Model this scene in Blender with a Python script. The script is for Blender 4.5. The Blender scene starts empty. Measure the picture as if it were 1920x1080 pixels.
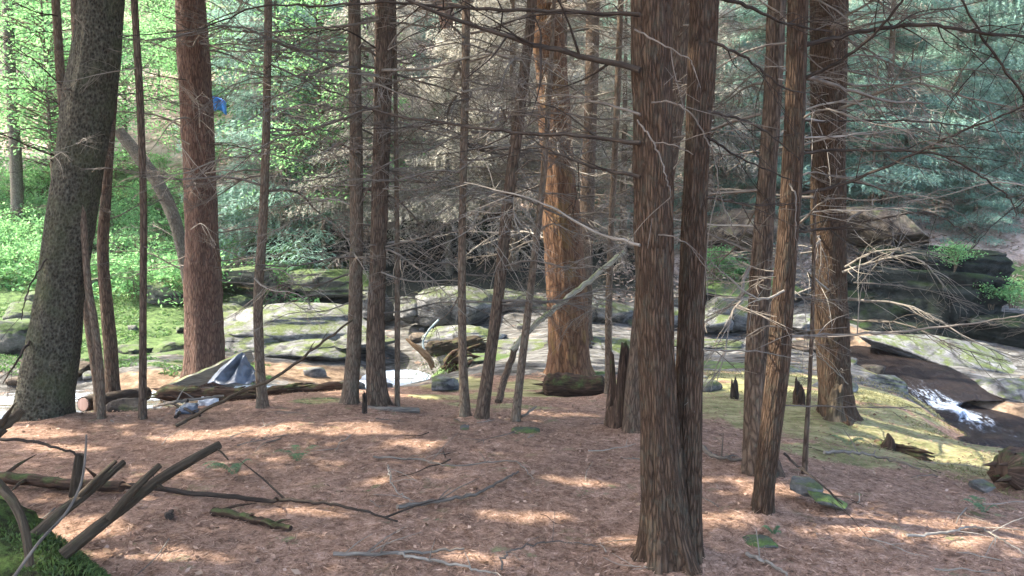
import bpy, math, random
import numpy as np
from mathutils import Vector, Matrix

random.seed(7)
RNG = np.random.default_rng(11)
scene = bpy.context.scene
COL = scene.collection

# ------------------------------------------------------------------ camera
F = 1386.0
CAMZ = 1.6
PITCH = math.atan(120.0 / F)
FWD = Vector((0, math.cos(PITCH), -math.sin(PITCH)))
UPV = Vector((0, math.sin(PITCH), math.cos(PITCH)))
cam_d = bpy.data.cameras.new("camera")
cam = bpy.data.objects.new("camera", cam_d)
COL.objects.link(cam)
cam_d.sensor_width = 36
cam_d.lens = F / 1920 * 36
cam_d.clip_end = 500
cam_d.clip_start = 0.05
cam.location = (0, 0, CAMZ)
cam.rotation_euler = (math.pi / 2 - PITCH, 0, 0)
scene.camera = cam


def ray(px, py):
    v = Vector((1, 0, 0)) * ((px - 960) / F) + UPV * ((540 - py) / F) + FWD
    return v / v.y


def at(px, py, d):
    return Vector((0, 0, CAMZ)) + ray(px, py) * d


# ------------------------------------------------------------------ light
EL = math.radians(53)
AZ = math.radians(-84)          # measured from +Y towards +X
SUN = Vector((math.sin(AZ) * math.cos(EL), math.cos(AZ) * math.cos(EL), math.sin(EL)))
sd = bpy.data.lights.new("sun", 'SUN')
sd.energy = 2.1
sd.angle = math.radians(0.53)
sd.color = (1.0, 0.94, 0.84)
so = bpy.data.objects.new("sun", sd)
COL.objects.link(so)
so.rotation_euler = SUN.to_track_quat('Z', 'Y').to_euler()
so.location = SUN * 60
world = bpy.data.worlds.new("World")
scene.world = world
world.use_nodes = True
wn = world.node_tree
sky = wn.nodes.new('ShaderNodeTexSky')
sky.sky_type = 'NISHITA'
sky.sun_disc = False
sky.sun_elevation = EL
sky.sun_rotation = AZ
sky.air_density = .7
sky.dust_density = 3.0
sky.ozone_density = .6
bg = wn.nodes['Background']
bg.inputs['Strength'].default_value = 0.15
wn.links.new(sky.outputs['Color'], bg.inputs['Color'])
scene.view_settings.view_transform = 'Standard'
scene.view_settings.look = 'None'
scene.view_settings.gamma = 1
scene.view_settings.exposure = 3.2
scene.render.engine = 'CYCLES'
scene.cycles.max_bounces = 6
scene.cycles.diffuse_bounces = 4
scene.cycles.glossy_bounces = 2
scene.cycles.transmission_bounces = 4
scene.cycles.use_denoising = True
scene.cycles.caustics_reflective = False
scene.cycles.caustics_refractive = False


# ------------------------------------------------------------------ tagging
def tag(o, label=None, cat=None, group=None, kind=None):
    if label: o['label'] = label
    if cat: o['category'] = cat
    if group: o['group'] = group
    if kind: o['kind'] = kind
    return o


def empty(name, loc, label, cat, group=None):
    o = bpy.data.objects.new(name, None)
    COL.objects.link(o)
    o.location = loc
    o.empty_display_size = 0.1
    return tag(o, label, cat, group)


def link(name, me, mat=None, parent=None):
    o = bpy.data.objects.new(name, me)
    COL.objects.link(o)
    if mat is not None and len(me.materials) == 0:
        me.materials.append(mat)
    if parent is not None:
        o.parent = parent          # vertices are given relative to the parent
    return o


def mesh_np(name, V, Fc, smooth=True, uv=None, tint=None, matidx=None):
    V = np.asarray(V, dtype=np.float32)
    Fc = np.asarray(Fc, dtype=np.int32)
    me = bpy.data.meshes.new(name)
    n, k = Fc.shape
    me.vertices.add(len(V)); me.vertices.foreach_set('co', V.ravel())
    me.loops.add(n * k); me.loops.foreach_set('vertex_index', Fc.ravel())
    me.polygons.add(n)
    me.polygons.foreach_set('loop_start', np.arange(0, n * k, k, dtype=np.int32))
    me.polygons.foreach_set('loop_total', np.full(n, k, dtype=np.int32))
    me.polygons.foreach_set('use_smooth', np.full(n, smooth, dtype=bool))
    if uv is not None:
        l = me.uv_layers.new(name='UVMap')
        l.data.foreach_set('uv', np.asarray(uv, dtype=np.float32)[Fc.ravel()].ravel())
    if tint is not None:
        a = me.attributes.new('tint', 'FLOAT', 'FACE')
        a.data.foreach_set('value', np.asarray(tint, dtype=np.float32))
    me.update(calc_edges=True)
    me.validate()
    return me


# ------------------------------------------------------------------ numpy noise
_perm = RNG.integers(0, 2 ** 31, 4096)


def _h(ix, iy, iz):
    return (_perm[(ix + _perm[(iy + _perm[iz & 4095]) & 4095]) & 4095] & 0xffff) / 65535.0


def vnoise(x, y, z=None):
    """value noise in [-1, 1]"""
    x = np.asarray(x, float); y = np.asarray(y, float)
    z = np.zeros_like(x) if z is None else np.asarray(z, float)
    x, y, z = np.broadcast_arrays(x, y, z)
    ix = np.floor(x).astype(int); iy = np.floor(y).astype(int); iz = np.floor(z).astype(int)
    fx = x - ix; fy = y - iy; fz = z - iz
    fx = fx * fx * (3 - 2 * fx); fy = fy * fy * (3 - 2 * fy); fz = fz * fz * (3 - 2 * fz)
    r = 0
    for a in (0, 1):
        for b in (0, 1):
            for c in (0, 1):
                w = (fx if a else 1 - fx) * (fy if b else 1 - fy) * (fz if c else 1 - fz)
                r = r + w * _h(ix + a, iy + b, iz + c)
    return r * 2 - 1


def fbm(x, y, z=None, o=4):
    r = 0; a = 1.0; s = 0
    x = np.asarray(x, float); y = np.asarray(y, float)
    z = np.zeros_like(x) if z is None else np.asarray(z, float)
    for i in range(o):
        r = r + a * vnoise(x + 17.3 * i, y - 9.1 * i, z + 4.7 * i); s += a
        x = x * 2.03; y = y * 2.03; z = z * 2.03; a *= 0.5
    return r / s


# ------------------------------------------------------------------ terrain
CP = []
for (px, py, d) in [
    (0, 850, 5.0), (200, 830, 5.4), (500, 788, 6.05), (720, 777, 6.2), (960, 800, 6.0), (1180, 812, 5.8),
    (1250, 1060, 3.46), (1430, 970, 4.05), (1400, 890, 4.8), (1570, 785, 7.2), (1375, 745, 7.9), (1700, 850, 6.3),
    (1900, 905, 5.5), (1900, 830, 7.3), (1750, 765, 8.6), (1640, 695, 11), (1650, 655, 13), (1850, 795, 10),
    (1720, 640, 14), (1900, 705, 12.5), (1620, 600, 15), (1750, 470, 18), (1400, 500, 18), (1340, 620, 15),
    (1920, 640, 14.5), (1920, 560, 17), (1250, 680, 11.5), (1250, 740, 8.3),
    (1065, 745, 8.5), (1065, 702, 10), (960, 682, 11), (1000, 640, 13), (850, 620, 15), (850, 565, 17), (700, 480, 20),
    (900, 470, 20), (1150, 560, 16.5), (1150, 480, 19), (870, 745, 8.3), (870, 700, 10.5),
    (560, 738, 8.5), (560, 705, 12.0), (560, 660, 14), (550, 600, 16), (550, 550, 18), (550, 500, 20), (550, 440, 21.5),
    (385, 697, 11.5), (250, 775, 6.8), (250, 705, 11), (250, 660, 13), (250, 600, 15), (250, 500, 18), (250, 400, 22),
    (20, 690, 11.5), (20, 600, 14), (50, 500, 17), (50, 400, 22), (400, 560, 16.5),
]:
    CP.append(tuple(at(px, py, d)))
CP += [(-3, 0, .08), (0, 0, 0), (3, 0, 0), (-2.6, 3, .10), (0, 3, .02), (3, 3, -.03), (0, 1.5, 0), (-7, 2, .25), (7, 2, -.15),
       (-9, 6, .1), (-7, 5.2, .1), (8, 5, -.3), (10, 8, -.7),
       (-5.9, 9.4, -1.05), (-5.4, 9.9, -1.08), (-6.6, 10.0, -1.05), (-4.9, 9.2, -1.0),
       (-2.0, 12.6, -1.02), (-2.9, 13.2, -.98), (-1.3, 13.2, -.95), (-2.4, 11.4, -1.0),
       (-9, 11, -.6), (-13, 14, 0), (12, 11, -.9), (13, 14, -.6), (14, 18, .9),
       (-20, 24, 3.6), (-12, 24, 3.2), (-5, 24, 3.0), (2, 24, 3.0), (9, 24, 3.0), (16, 24, 3.2), (24, 24, 3.4),
       (-20, 29, 6.6), (-8, 29, 6.2), (4, 29, 6.2), (16, 29, 6.2), (26, 29, 6.6), (-18, 17, .9), (20, 17, .9)]
CP = np.array(CP)


def _U(r2):
    return np.where(r2 > 1e-9, 0.5 * r2 * np.log(np.maximum(r2, 1e-9)), 0)


def _tps():
    n = len(CP)
    xy = CP[:, :2]
    K = _U(((xy[:, None] - xy[None]) ** 2).sum(-1)) + np.eye(n) * 0.15
    Pm = np.c_[np.ones(n), xy]
    A = np.zeros((n + 3, n + 3))
    A[:n, :n] = K; A[:n, n:] = Pm; A[n:, :n] = Pm.T
    return np.linalg.solve(A, np.r_[CP[:, 2], 0, 0, 0])


_W = _tps()


def sstep(a, b, x):
    t = np.clip((x - a) / (b - a), 0, 1)
    return t * t * (3 - 2 * t)


def H0(x, y):
    x = np.asarray(x, float); y = np.asarray(y, float)
    sh = np.broadcast(x, y).shape
    xf = np.broadcast_to(x, sh).ravel(); yf = np.broadcast_to(y, sh).ravel()
    xc = np.clip(xf, -16, 18); yc = np.clip(yf, -1, 29)
    out = np.empty(len(xf))
    for i in range(0, len(xf), 20000):
        s = slice(i, i + 20000)
        r2 = (xc[s, None] - CP[None, :, 0]) ** 2 + (yc[s, None] - CP[None, :, 1]) ** 2
        out[s] = _U(r2) @ _W[:-3] + _W[-3] + _W[-2] * xc[s] + _W[-1] * yc[s]
    far = 3.0 + (yf - 24) * 0.64 + 0.6 * fbm(xf * .12, yf * .12)
    k = sstep(23, 28, yf)
    z = out * (1 - k) + far * k
    k2 = sstep(16, 26, np.abs(xf)) * (1 - k)
    z = z * (1 - k2) + (0.3 + np.maximum(yf - 10, 0) * .22) * k2
    return z.reshape(sh)


def Hn(x, y):
    z = H0(x, y)
    x = np.asarray(x, float); y = np.asarray(y, float)
    z = z + 0.04 * fbm(x * 1.1, y * 1.1, o=3) + 0.022 * fbm(x * 4.5, y * 4.5, o=3)
    z = z - .42 * np.exp(-((x + 2.05) / .62) ** 2 - ((y - 12.7) / 1.1) ** 2) - .3 * np.exp(-((x + 5.8) / .9) ** 2 - ((y - 9.7) / .9) ** 2)
    z = z + 0.10 * sstep(9, 16, y) * fbm(x * .9 + 5, y * .9, o=4)
    return z


def H(x, y):
    return float(Hn(np.array([x]), np.array([y]))[0])


def hit(px, py, dmin=1.2, dmax=70):
    r = ray(px, py)
    ds = np.geomspace(dmin, dmax, 700)
    zz = CAMZ + r.z * ds
    hh = Hn(r.x * ds, ds)
    idx = np.where(zz < hh)[0]
    if len(idx) == 0:
        return at(px, py, dmax)
    i = max(idx[0], 1)
    a = zz[i - 1] - hh[i - 1]; b = hh[i] - zz[i]
    t = a / (a + b + 1e-9)
    d = ds[i - 1] * (1 - t) + ds[i] * t
    return at(px, py, d)


# ------------------------------------------------------------------ materials
class NT:
    def __init__(s, name):
        s.m = bpy.data.materials.new(name)
        s.m.use_nodes = True
        s.t = s.m.node_tree
        s.b = s.t.nodes['Principled BSDF']
        s.out = s.t.nodes['Material Output']

    def n(s, typ, **kw):
        nd = s.t.nodes.new(typ)
        for k, v in kw.items():
            if k in nd.inputs.keys() if isinstance(k, str) else False:
                nd.inputs[k].default_value = v
            else:
                setattr(nd, k, v)
        return nd

    def l(s, a, b):
        s.t.links.new(a, b)

    def coord(s, kind='Object'):
        return s.n('ShaderNodeTexCoord').outputs[kind]

    def map(s, src, sc):
        m = s.n('ShaderNodeMapping')
        s.l(src, m.inputs['Vector'])
        m.inputs['Scale'].default_value = sc if not isinstance(sc, (int, float)) else (sc, sc, sc)
        return m.outputs['Vector']

    def noise(s, vec, scale=1, detail=4, rough=.55, dist=0):
        nd = s.n('ShaderNodeTexNoise')
        nd.inputs['Scale'].default_value = scale
        nd.inputs['Detail'].default_value = detail
        nd.inputs['Roughness'].default_value = rough
        nd.inputs['Distortion'].default_value = dist
        s.l(vec, nd.inputs['Vector'])
        return nd.outputs['Fac']

    def vor(s, vec, scale=1, feature='F1', out='Distance'):
        nd = s.n('ShaderNodeTexVoronoi')
        nd.feature = feature
        nd.inputs['Scale'].default_value = scale
        s.l(vec, nd.inputs['Vector'])
        return nd.outputs[out]

    def ramp(s, fac, stops):
        nd = s.n('ShaderNodeValToRGB')
        cr = nd.color_ramp
        while len(cr.elements) < len(stops):
            cr.elements.new(.5)
        for e, (p, c) in zip(cr.elements, stops):
            e.position = p
            e.color = (c[0], c[1], c[2], 1) if not isinstance(c, (int, float)) else (c, c, c, 1)
        s.l(fac, nd.inputs['Fac'])
        return nd.outputs['Color']

    def mix(s, fac, a, b, typ='MIX'):
        nd = s.n('ShaderNodeMix')
        nd.data_type = 'RGBA'
        nd.blend_type = typ
        for sock, v in ((nd.inputs[0], fac), (nd.inputs[6], a), (nd.inputs[7], b)):
            if isinstance(v, (int, float)):
                sock.default_value = v
            elif isinstance(v, tuple):
                sock.default_value = (v[0], v[1], v[2], 1)
            else:
                s.l(v, sock)
        return nd.outputs[2]

    def math(s, op, a, b=0.0, clamp=False):
        nd = s.n('ShaderNodeMath')
        nd.operation = op
        nd.use_clamp = clamp
        for sock, v in ((nd.inputs[0], a), (nd.inputs[1], b)):
            if isinstance(v, (int, float)):
                sock.default_value = v
            else:
                s.l(v, sock)
        return nd.outputs[0]

    def attr(s, name):
        nd = s.n('ShaderNodeAttribute')
        nd.attribute_name = name
        return nd.outputs['Fac']

    def upness(s):
        g = s.n('ShaderNodeNewGeometry')
        x = s.n('ShaderNodeSeparateXYZ')
        s.l(g.outputs['Normal'], x.inputs[0])
        return x.outputs['Z']

    def rand(s):
        return s.n('ShaderNodeObjectInfo').outputs['Random']

    def fin(s, col, rough=.9, bump=None, bs=.5, bd=.02, spec=.25):
        if isinstance(col, tuple):
            s.b.inputs['Base Color'].default_value = (*col, 1)
        else:
            s.l(col, s.b.inputs['Base Color'])
        if isinstance(rough, (int, float)):
            s.b.inputs['Roughness'].default_value = rough
        else:
            s.l(rough, s.b.inputs['Roughness'])
        s.b.inputs['Specular IOR Level'].default_value = spec
        if bump is not None:
            nd = s.n('ShaderNodeBump')
            nd.inputs['Strength'].default_value = bs
            nd.inputs['Distance'].default_value = bd
            s.l(bump, nd.inputs['Height'])
            s.l(nd.outputs['Normal'], s.b.inputs['Normal'])
        return s.m


def bark(name, dark, mid, light, lichen=None, lich=.35, fis=26, run=3.2, bs=.9, patch=None, patchlo=.55):
    t = NT(name)
    uv = t.coord('UV')
    wn_ = t.n('ShaderNodeTexNoise')
    wn_.inputs['Scale'].default_value = 1; wn_.inputs['Detail'].default_value = 4
    t.l(t.map(uv, (14, 5, 1)), wn_.inputs['Vector'])
    sc = t.n('ShaderNodeVectorMath', operation='SCALE'); sc.inputs['Scale'].default_value = 1.5
    t.l(wn_.outputs['Color'], sc.inputs[0])
    add = t.n('ShaderNodeVectorMath', operation='ADD')
    t.l(t.map(uv, (fis * 1.7, run * 2.3, 1)), add.inputs[0])
    t.l(sc.outputs[0], add.inputs[1])
    edge = t.vor(add.outputs[0], 1.0, 'DISTANCE_TO_EDGE')          # cracks round the plates
    cell = t.vor(add.outputs[0], 1.0, 'F1', 'Color')
    fine = t.noise(t.map(uv, (150, 55, 1)), 1, 5, .7)
    fib = t.noise(t.map(uv, (fis * 4, run * 4, 1)), 1, 4, .65, .3)
    h = t.math('ADD', t.ramp(edge, [(.0, .0), (.26, .45)]), t.math('MULTIPLY', fib, .52))
    h = t.math('ADD', h, t.math('MULTIPLY', fine, .26))
    col = t.ramp(h, [(.33, dark), (.62, mid), (.98, light)])
    col = t.mix(.24, col, t.mix(cell, tuple(c * .5 for c in mid), tuple(min(1, c * 1.2) for c in light)))
    big = t.noise(t.map(uv, (2.2, 1.6, 1)), 1, 4)
    col = t.mix(t.ramp(big, [(.38, 0), (.68, .5)]), col, t.mix(.5, col, tuple(c * .45 for c in mid)))
    if patch:
        pm = t.noise(t.map(uv, (4.5, 1.8, 1)), 1, 5, .65)
        col = t.mix(t.ramp(pm, [(patchlo - .04, 0), (patchlo + .12, .75)]), col, t.mix(fib, tuple(c * .7 for c in patch), patch))
    if lichen:
        lm = t.noise(t.map(uv, (16, 8, 1)), 1, 6, .75)
        col = t.mix(t.ramp(lm, [(1 - lich - .14, 0), (1 - lich + .06, .7)]), col, lichen)
    return t.fin(col, .93, h, bs, .02, .12)


M = {}
M['bark_brown'] = bark('bark_brown', (.017, .012, .008), (.086, .058, .038), (.175, .126, .088), (.11, .11, .078), .33, 34, 4)
M['bark_double'] = bark('bark_fissured_brown', (.008, .005, .003), (.058, .034, .020), (.125, .082, .051), (.078, .073, .05), .36, 50, 4.4, 1.0)
M['bark_red'] = bark('bark_reddish', (.024, .014, .010), (.095, .054, .037), (.18, .115, .082), (.15, .125, .092), .32, 24, 3.2)
M['bark_orange'] = bark('bark_orange', (.024, .012, .008), (.105, .055, .030), (.19, .112, .064), (.15, .12, .075), .27, 18, 2.2, .8,
                        (.20, .13, .045), .57)
M['bark_thin'] = bark('bark_thin', (.028, .019, .012), (.112, .077, .051), (.21, .158, .11), (.135, .128, .09), .38, 40, 6, .6)
M['bark_grey'] = bark('bark_grey', (.03, .025, .019), (.09, .076, .058), (.17, .15, .118), (.13, .13, .09), .4, 24, 6, .6)


def bark_mottled():
    t = NT('bark_mottled_dark')
    uv = t.coord('UV')
    a = t.noise(t.map(uv, (70, 48, 1)), 1, 4, .6, .6)
    v = t.vor(t.map(uv, (52, 28, 1)), 1.3)
    h = t.math('ADD', t.math('MULTIPLY', a, .8), t.math('MULTIPLY', v, .5))
    col = t.ramp(h, [(.44, (.018, .016, .011)), (.62, (.052, .047, .032)), (.84, (.092, .085, .06)), (1.0, (.14, .13, .10))])
    b = t.noise(t.map(uv, (3, 2, 1)), 1, 4, .6)
    col = t.mix(t.ramp(b, [(.48, 0), (.66, .55)]), col, (.07, .08, .036))
    return t.fin(col, .95, h, .9, .025, .12)


M['bark_mottled'] = bark_mottled()


def wood(name, dark, mid, light, moss=None, mlo=.5):
    t = NT(name)
    uv = t.coord('UV')
    h = t.noise(t.map(uv, (60, 7, 1)), 1, 5, .65, .4)
    col = t.ramp(h, [(.30, dark), (.52, mid), (.74, light)])
    b = t.noise(t.map(uv, (7, 3, 1)), 1, 3)
    col = t.mix(t.ramp(b, [(.4, 0), (.7, .6)]), col, tuple(c * .5 for c in mid))
    r = t.rand()
    col = t.mix(t.math('MULTIPLY', r, .45), col, tuple(c * .55 for c in dark))
    if moss:
        o = t.coord('Object')
        mm = t.noise(t.map(o, 7), 1, 5, .7)
        k = t.math('MULTIPLY', t.ramp(mm, [(mlo - .08, 0), (mlo + .1, 1)]), t.ramp(t.upness(), [(.1, 0), (.6, 1)]))
        mc = t.ramp(t.noise(t.map(o, 40), 1, 3), [(.3, tuple(c * .45 for c in moss)), (.7, moss)])
        col = t.mix(k, col, mc)
    return t.fin(col, .92, h, .8, .015, .15)


M['dead_wood'] = wood('dead_branch_wood', (.07, .056, .044), (.19, .16, .125), (.33, .29, .23))
M['dark_wood'] = wood('dark_dead_wood', (.018, .013, .010), (.052, .039, .028), (.11, .088, .064))
M['pale_wood'] = wood('pale_weathered_wood', (.15, .125, .095), (.31, .275, .22), (.46, .42, .35))
M['twig_grey'] = wood('grey_twig_wood', (.17, .145, .115), (.36, .315, .255), (.52, .47, .39))
M['rotten'] = wood('rotten_wood', (.012, .008, .006), (.07, .042, .026), (.19, .12, .08), (.08, .11, .035), .56)
M['stub_wood'] = wood('weathered_stub_wood', (.018, .013, .008), (.075, .055, .034), (.16, .125, .08), (.06, .075, .025), .6)
M['plank'] = wood('weathered_plank', (.13, .115, .085), (.31, .29, .215), (.52, .48, .36), (.24, .28, .10), .52)
M['cut_wood'] = wood('cut_log_end_wood', (.35, .22, .16), (.62, .44, .36), (.78, .6, .5))
M['golden_wood'] = wood('orange_broken_wood', (.12, .07, .035), (.30, .19, .10), (.46, .33, .2))


def rockmat(name, dark, mid, light, moss=None, mlo=.5, mup=(.25, .75), sc=1.0, rough=.85, strata=1.0, spec=.25):
    t = NT(name)
    o = t.coord('Object')
    a = t.noise(t.map(o, (2.2 * sc, 2.2 * sc, 2.2 * sc * 2.2 * strata)), 1, 7, .62, .5)
    b = t.noise(t.map(o, 22 * sc), 1, 4, .7)
    h = t.math('ADD', t.math('MULTIPLY', a, .75), t.math('MULTIPLY', b, .28))
    col = t.ramp(h, [(.38, dark), (.52, mid), (.66, light)])
    cr = t.vor(t.map(o, (1.3 * sc, 1.3 * sc, 2.6 * sc)), 1, 'DISTANCE_TO_EDGE')
    crn = t.math('ADD', cr, t.math('MULTIPLY', t.math('SUBTRACT', a, .5), .25))
    col = t.mix(t.ramp(crn, [(.0, .75), (.035, 0)]), col, tuple(c * .4 for c in dark))
    sp = t.noise(t.map(o, 6 * sc), 1, 3, .6)
    col = t.mix(t.ramp(sp, [(.55, 0), (.7, .55)]), col, tuple(min(1, c * 1.25) for c in light))
    if moss:
        mm = t.noise(t.map(o, 3.2 * sc), 1, 6, .72)
        k = t.math('MULTIPLY', t.ramp(mm, [(mlo - .06, 0), (mlo + .07, 1)]), t.ramp(t.upness(), [(mup[0], 0), (mup[1], 1)]))
        mc = t.ramp(t.noise(t.map(o, 30), 1, 4, .7), [(.3, tuple(c * .4 for c in moss)), (.7, moss)])
        col = t.mix(k, col, mc)
    return t.fin(col, rough, h, .9, .06, spec)


M['rock_pale'] = rockmat('pale_grey_rock', (.045, .044, .040), (.115, .113, .108), (.21, .206, .195), (.095, .12, .036), .50)
M['rock_grey'] = rockmat('grey_rock', (.03, .03, .026), (.085, .083, .075), (.165, .16, .148), (.08, .10, .034), .49)
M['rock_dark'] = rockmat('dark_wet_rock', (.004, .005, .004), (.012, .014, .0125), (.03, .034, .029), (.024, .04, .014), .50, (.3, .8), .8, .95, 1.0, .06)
M['rock_moss'] = rockmat('mossy_rock', (.024, .025, .02), (.065, .065, .054), (.13, .128, .11), (.085, .13, .034), .44, (.15, .6))
M['rock_brown'] = rockmat('brown_rock', (.025, .018, .012), (.085, .065, .045), (.17, .14, .10), (.14, .15, .05), .58)
M['rock_wet'] = rockmat('wet_stream_rock', (.02, .017, .016), (.07, .058, .052), (.16, .14, .125), None, rough=.35)


def leafmat(name, c1, c2, c3, trans=.5, rough=.6):
    t = NT(name)
    tn = t.attr('tint')
    col = t.ramp(tn, [(.0, c1), (.5, c2), (1.0, c3)])
    r = t.rand()
    col = t.mix(t.math('MULTIPLY', r, .35), col, c1)
    t.fin(col, rough, spec=.25)
    tr = t.n('ShaderNodeBsdfTranslucent')
    t.l(t.mix(.35, col, tuple(min(1, x * 1.5) for x in c3)), tr.inputs['Color'])
    mx = t.n('ShaderNodeMixShader')
    mx.inputs[0].default_value = trans
    t.l(t.b.outputs[0], mx.inputs[1]); t.l(tr.outputs[0], mx.inputs[2])
    t.l(mx.outputs[0], t.out.inputs['Surface'])
    return t.m


M['leaf_bright'] = leafmat('bright_green_leaf', (.05, .16, .055), (.105, .29, .105), (.25, .44, .17), .58)
M['leaf_teal'] = leafmat('bluish_green_needles', (.075, .145, .105), (.155, .265, .20), (.29, .43, .34), .45)
M['leaf_hemlock'] = leafmat('dark_green_needles', (.02, .055, .028), (.04, .095, .045), (.08, .16, .07), .35)
M['leaf_grey'] = leafmat('grey_green_needles', (.20, .19, .15), (.34, .325, .26), (.48, .46, .385), .45)
M['fern'] = leafmat('fern_green', (.05, .10, .05), (.09, .17, .08), (.16, .25, .12), .4)
M['moss_tuft'] = leafmat('moss_green', (.03, .05, .014), (.06, .10, .026), (.115, .17, .045), .3)
M['litter'] = leafmat('needle_litter', (.08, .045, .028), (.24, .145, .094), (.42, .285, .20), .1, .8)


def clothmat(name, c, c2):
    t = NT(name)
    o = t.coord('Object')
    a = t.noise(t.map(o, 8), 1, 4)
    col = t.ramp(a, [(.35, c2), (.65, c)])
    return t.fin(col, .42, t.noise(t.map(o, 25), 1, 3), .3, .01, .5)


M['tarp_grey'] = clothmat('grey_tarp', (.125, .145, .175), (.06, .07, .085))
M['tarp_blue'] = clothmat('blue_tarp', (.03, .22, .62), (.02, .12, .42))
M['plastic_white'] = clothmat('white_plastic', (.5, .53, .55), (.3, .33, .36))
M['pipe'] = clothmat('pale_pipe', (.26, .31, .29), (.18, .23, .21))


def watermat():
    t = NT('stream_water')
    o = t.coord('Object')
    rip = t.noise(t.map(o, (5, 14, 5)), 1, 4, .6, .8)
    rip2 = t.noise(t.map(o, (22, 40, 9)), 1, 2)
    fo = t.noise(t.map(o, (1.3, 3.4, 1)), 1, 5, .65, .5)
    foam_sheen = t.ramp(t.math('ADD', fo, t.math('MULTIPLY', t.math('SUBTRACT', t.attr('foam_sheen'), .5), .5)), [(.44, 0), (.62, 1)])
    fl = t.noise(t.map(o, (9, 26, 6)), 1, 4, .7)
    foam_sheen = t.math('MULTIPLY', foam_sheen, t.ramp(fl, [(.3, .35), (.6, 1)]))
    col = t.mix(foam_sheen, t.ramp(rip, [(.3, (.05, .038, .024)), (.7, (.12, .085, .05))]), (.36, .44, .52))  # pale blue is foam, and painted sky reflection on the centre pool
    h = t.math('ADD', rip, t.math('MULTIPLY', rip2, .5))
    return t.fin(col, t.math('ADD', t.math('MULTIPLY', foam_sheen, .5), .06), h, .35, .05, .6)


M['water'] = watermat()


def cascademat():
    t = NT('cascade_water')
    uv = t.coord('UV')
    a = t.noise(t.map(uv, (11, 1.3, 1)), 1, 6, .68, .8)
    b = t.noise(t.map(uv, (26, 7, 1)), 1, 4, .7, .6)
    s = t.math('ADD', t.math('MULTIPLY', a, .75), t.math('MULTIPLY', b, .65))
    s = t.math('ADD', s, t.math('SUBTRACT', t.math('MULTIPLY', t.attr('foam_sheen'), .42), .44))
    foam_sheen = t.ramp(s, [(.46, 0), (.58, .45), (.74, 1)])
    col = t.mix(foam_sheen, t.ramp(a, [(.3, (.005, .004, .004)), (.7, (.022, .014, .011))]), (.60, .70, .82))
    return t.fin(col, t.math('ADD', t.math('MULTIPLY', foam_sheen, .3), .5), t.math('ADD', a, b), .8, .08, .10)


M['cascade'] = cascademat()


def groundmat():
    t = NT('forest_floor')
    o = t.coord('Object')
    a = t.noise(t.map(o, 1.7), 1, 5, .62)
    b = t.noise(t.map(o, 16), 1, 6, .72, .4)
    c = t.noise(t.map(o, (75, 75, 75)), 1, 4, .75, .6)
    h = t.math('ADD', t.math('MULTIPLY', b, .55), t.math('MULTIPLY', c, .45))
    needle = t.ramp(h, [(.36, (.042, .023, .014)), (.45, (.19, .112, .071)), (.55, (.37, .236, .164)), (.67, (.58, .42, .32))])
    needle = t.mix(t.ramp(a, [(.38, 0), (.62, .55)]), needle, t.mix(.6, needle, (.10, .06, .04)))
    grn = t.noise(t.map(o, 3.1), 1, 5, .7)
    needle = t.mix(t.ramp(grn, [(.60, 0), (.70, .45)]), needle, (.13, .15, .06))
    soil = t.noise(t.map(o, 2.4), 1, 6, .75)
    needle = t.mix(t.ramp(soil, [(.54, 0), (.66, .8)]), needle, t.mix(.35, (.045, .028, .02), needle))
    # moss
    mo = t.ramp(t.noise(t.map(o, 9), 1, 6, .75), [(.34, (.025, .035, .014)), (.5, (.065, .105, .035)), (.72, (.14, .20, .065))])
    ym = t.ramp(t.noise(t.map(o, (4, 9, 6)), 1, 6, .75), [(.3, (.07, .08, .03)), (.46, (.21, .20, .085)), (.7, (.42, .37, .20))])
    rk = t.ramp(t.noise(t.map(o, (3, 7, 9)), 1, 7, .68, .6), [(.36, (.022, .021, .017)), (.5, (.088, .084, .074)), (.66, (.19, .184, .168))])
    tan = t.ramp(t.noise(t.map(o, 2.6), 1, 6, .7), [(.3, (.16, .115, .085)), (.5, (.34, .26, .205)), (.7, (.52, .43, .36))])
    bed = t.ramp(t.noise(t.map(o, 6), 1, 5, .7), [(.3, (.05, .034, .02)), (.5, (.16, .11, .07)), (.7, (.29, .225, .155))])
    edge = t.math('MULTIPLY', t.math('SUBTRACT', t.noise(t.map(o, 4.5), 1, 6, .75), .5), 2.6)

    def m(name):
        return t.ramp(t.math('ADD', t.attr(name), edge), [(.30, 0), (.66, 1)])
    col = t.mix(m('tan'), needle, tan)
    col = t.mix(m('rock'), col, rk)
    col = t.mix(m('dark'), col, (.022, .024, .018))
    col = t.mix(m('bed'), col, bed)
    col = t.mix(m('moss'), col, mo)
    col = t.mix(m('ymoss'), col, ym)
    return t.fin(col, .95, h, .9, .03, .12)


M['ground'] = groundmat()


def catmull(P, n):
    P = [Vector(p) for p in P]
    if len(P) == 2:
        return [P[0].lerp(P[1], i / n) for i in range(n + 1)]
    E = [P[0] * 2 - P[1]] + P + [P[-1] * 2 - P[-2]]
    out = []
    for i in range(1, len(E) - 2):
        a, b, c, d = E[i - 1], E[i], E[i + 1], E[i + 2]
        for k in range(n):
            t = k / n
            out.append(.5 * ((2 * b) + (c - a) * t + (2 * a - 5 * b + 4 * c - d) * t * t + (3 * b - a - 3 * c + d) * t ** 3))
    out.append(P[-1].copy())
    return out


# the cascade runs in a channel sunk into the bank
CASC = catmull([hit(1590, 640), hit(1660, 668), hit(1720, 705), hit(1780, 742), hit(1840, 778), hit(1895, 808), hit(1960, 838)], 14)
_CA = np.array([tuple(p) for p in CASC])
_Hbase = Hn


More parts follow.
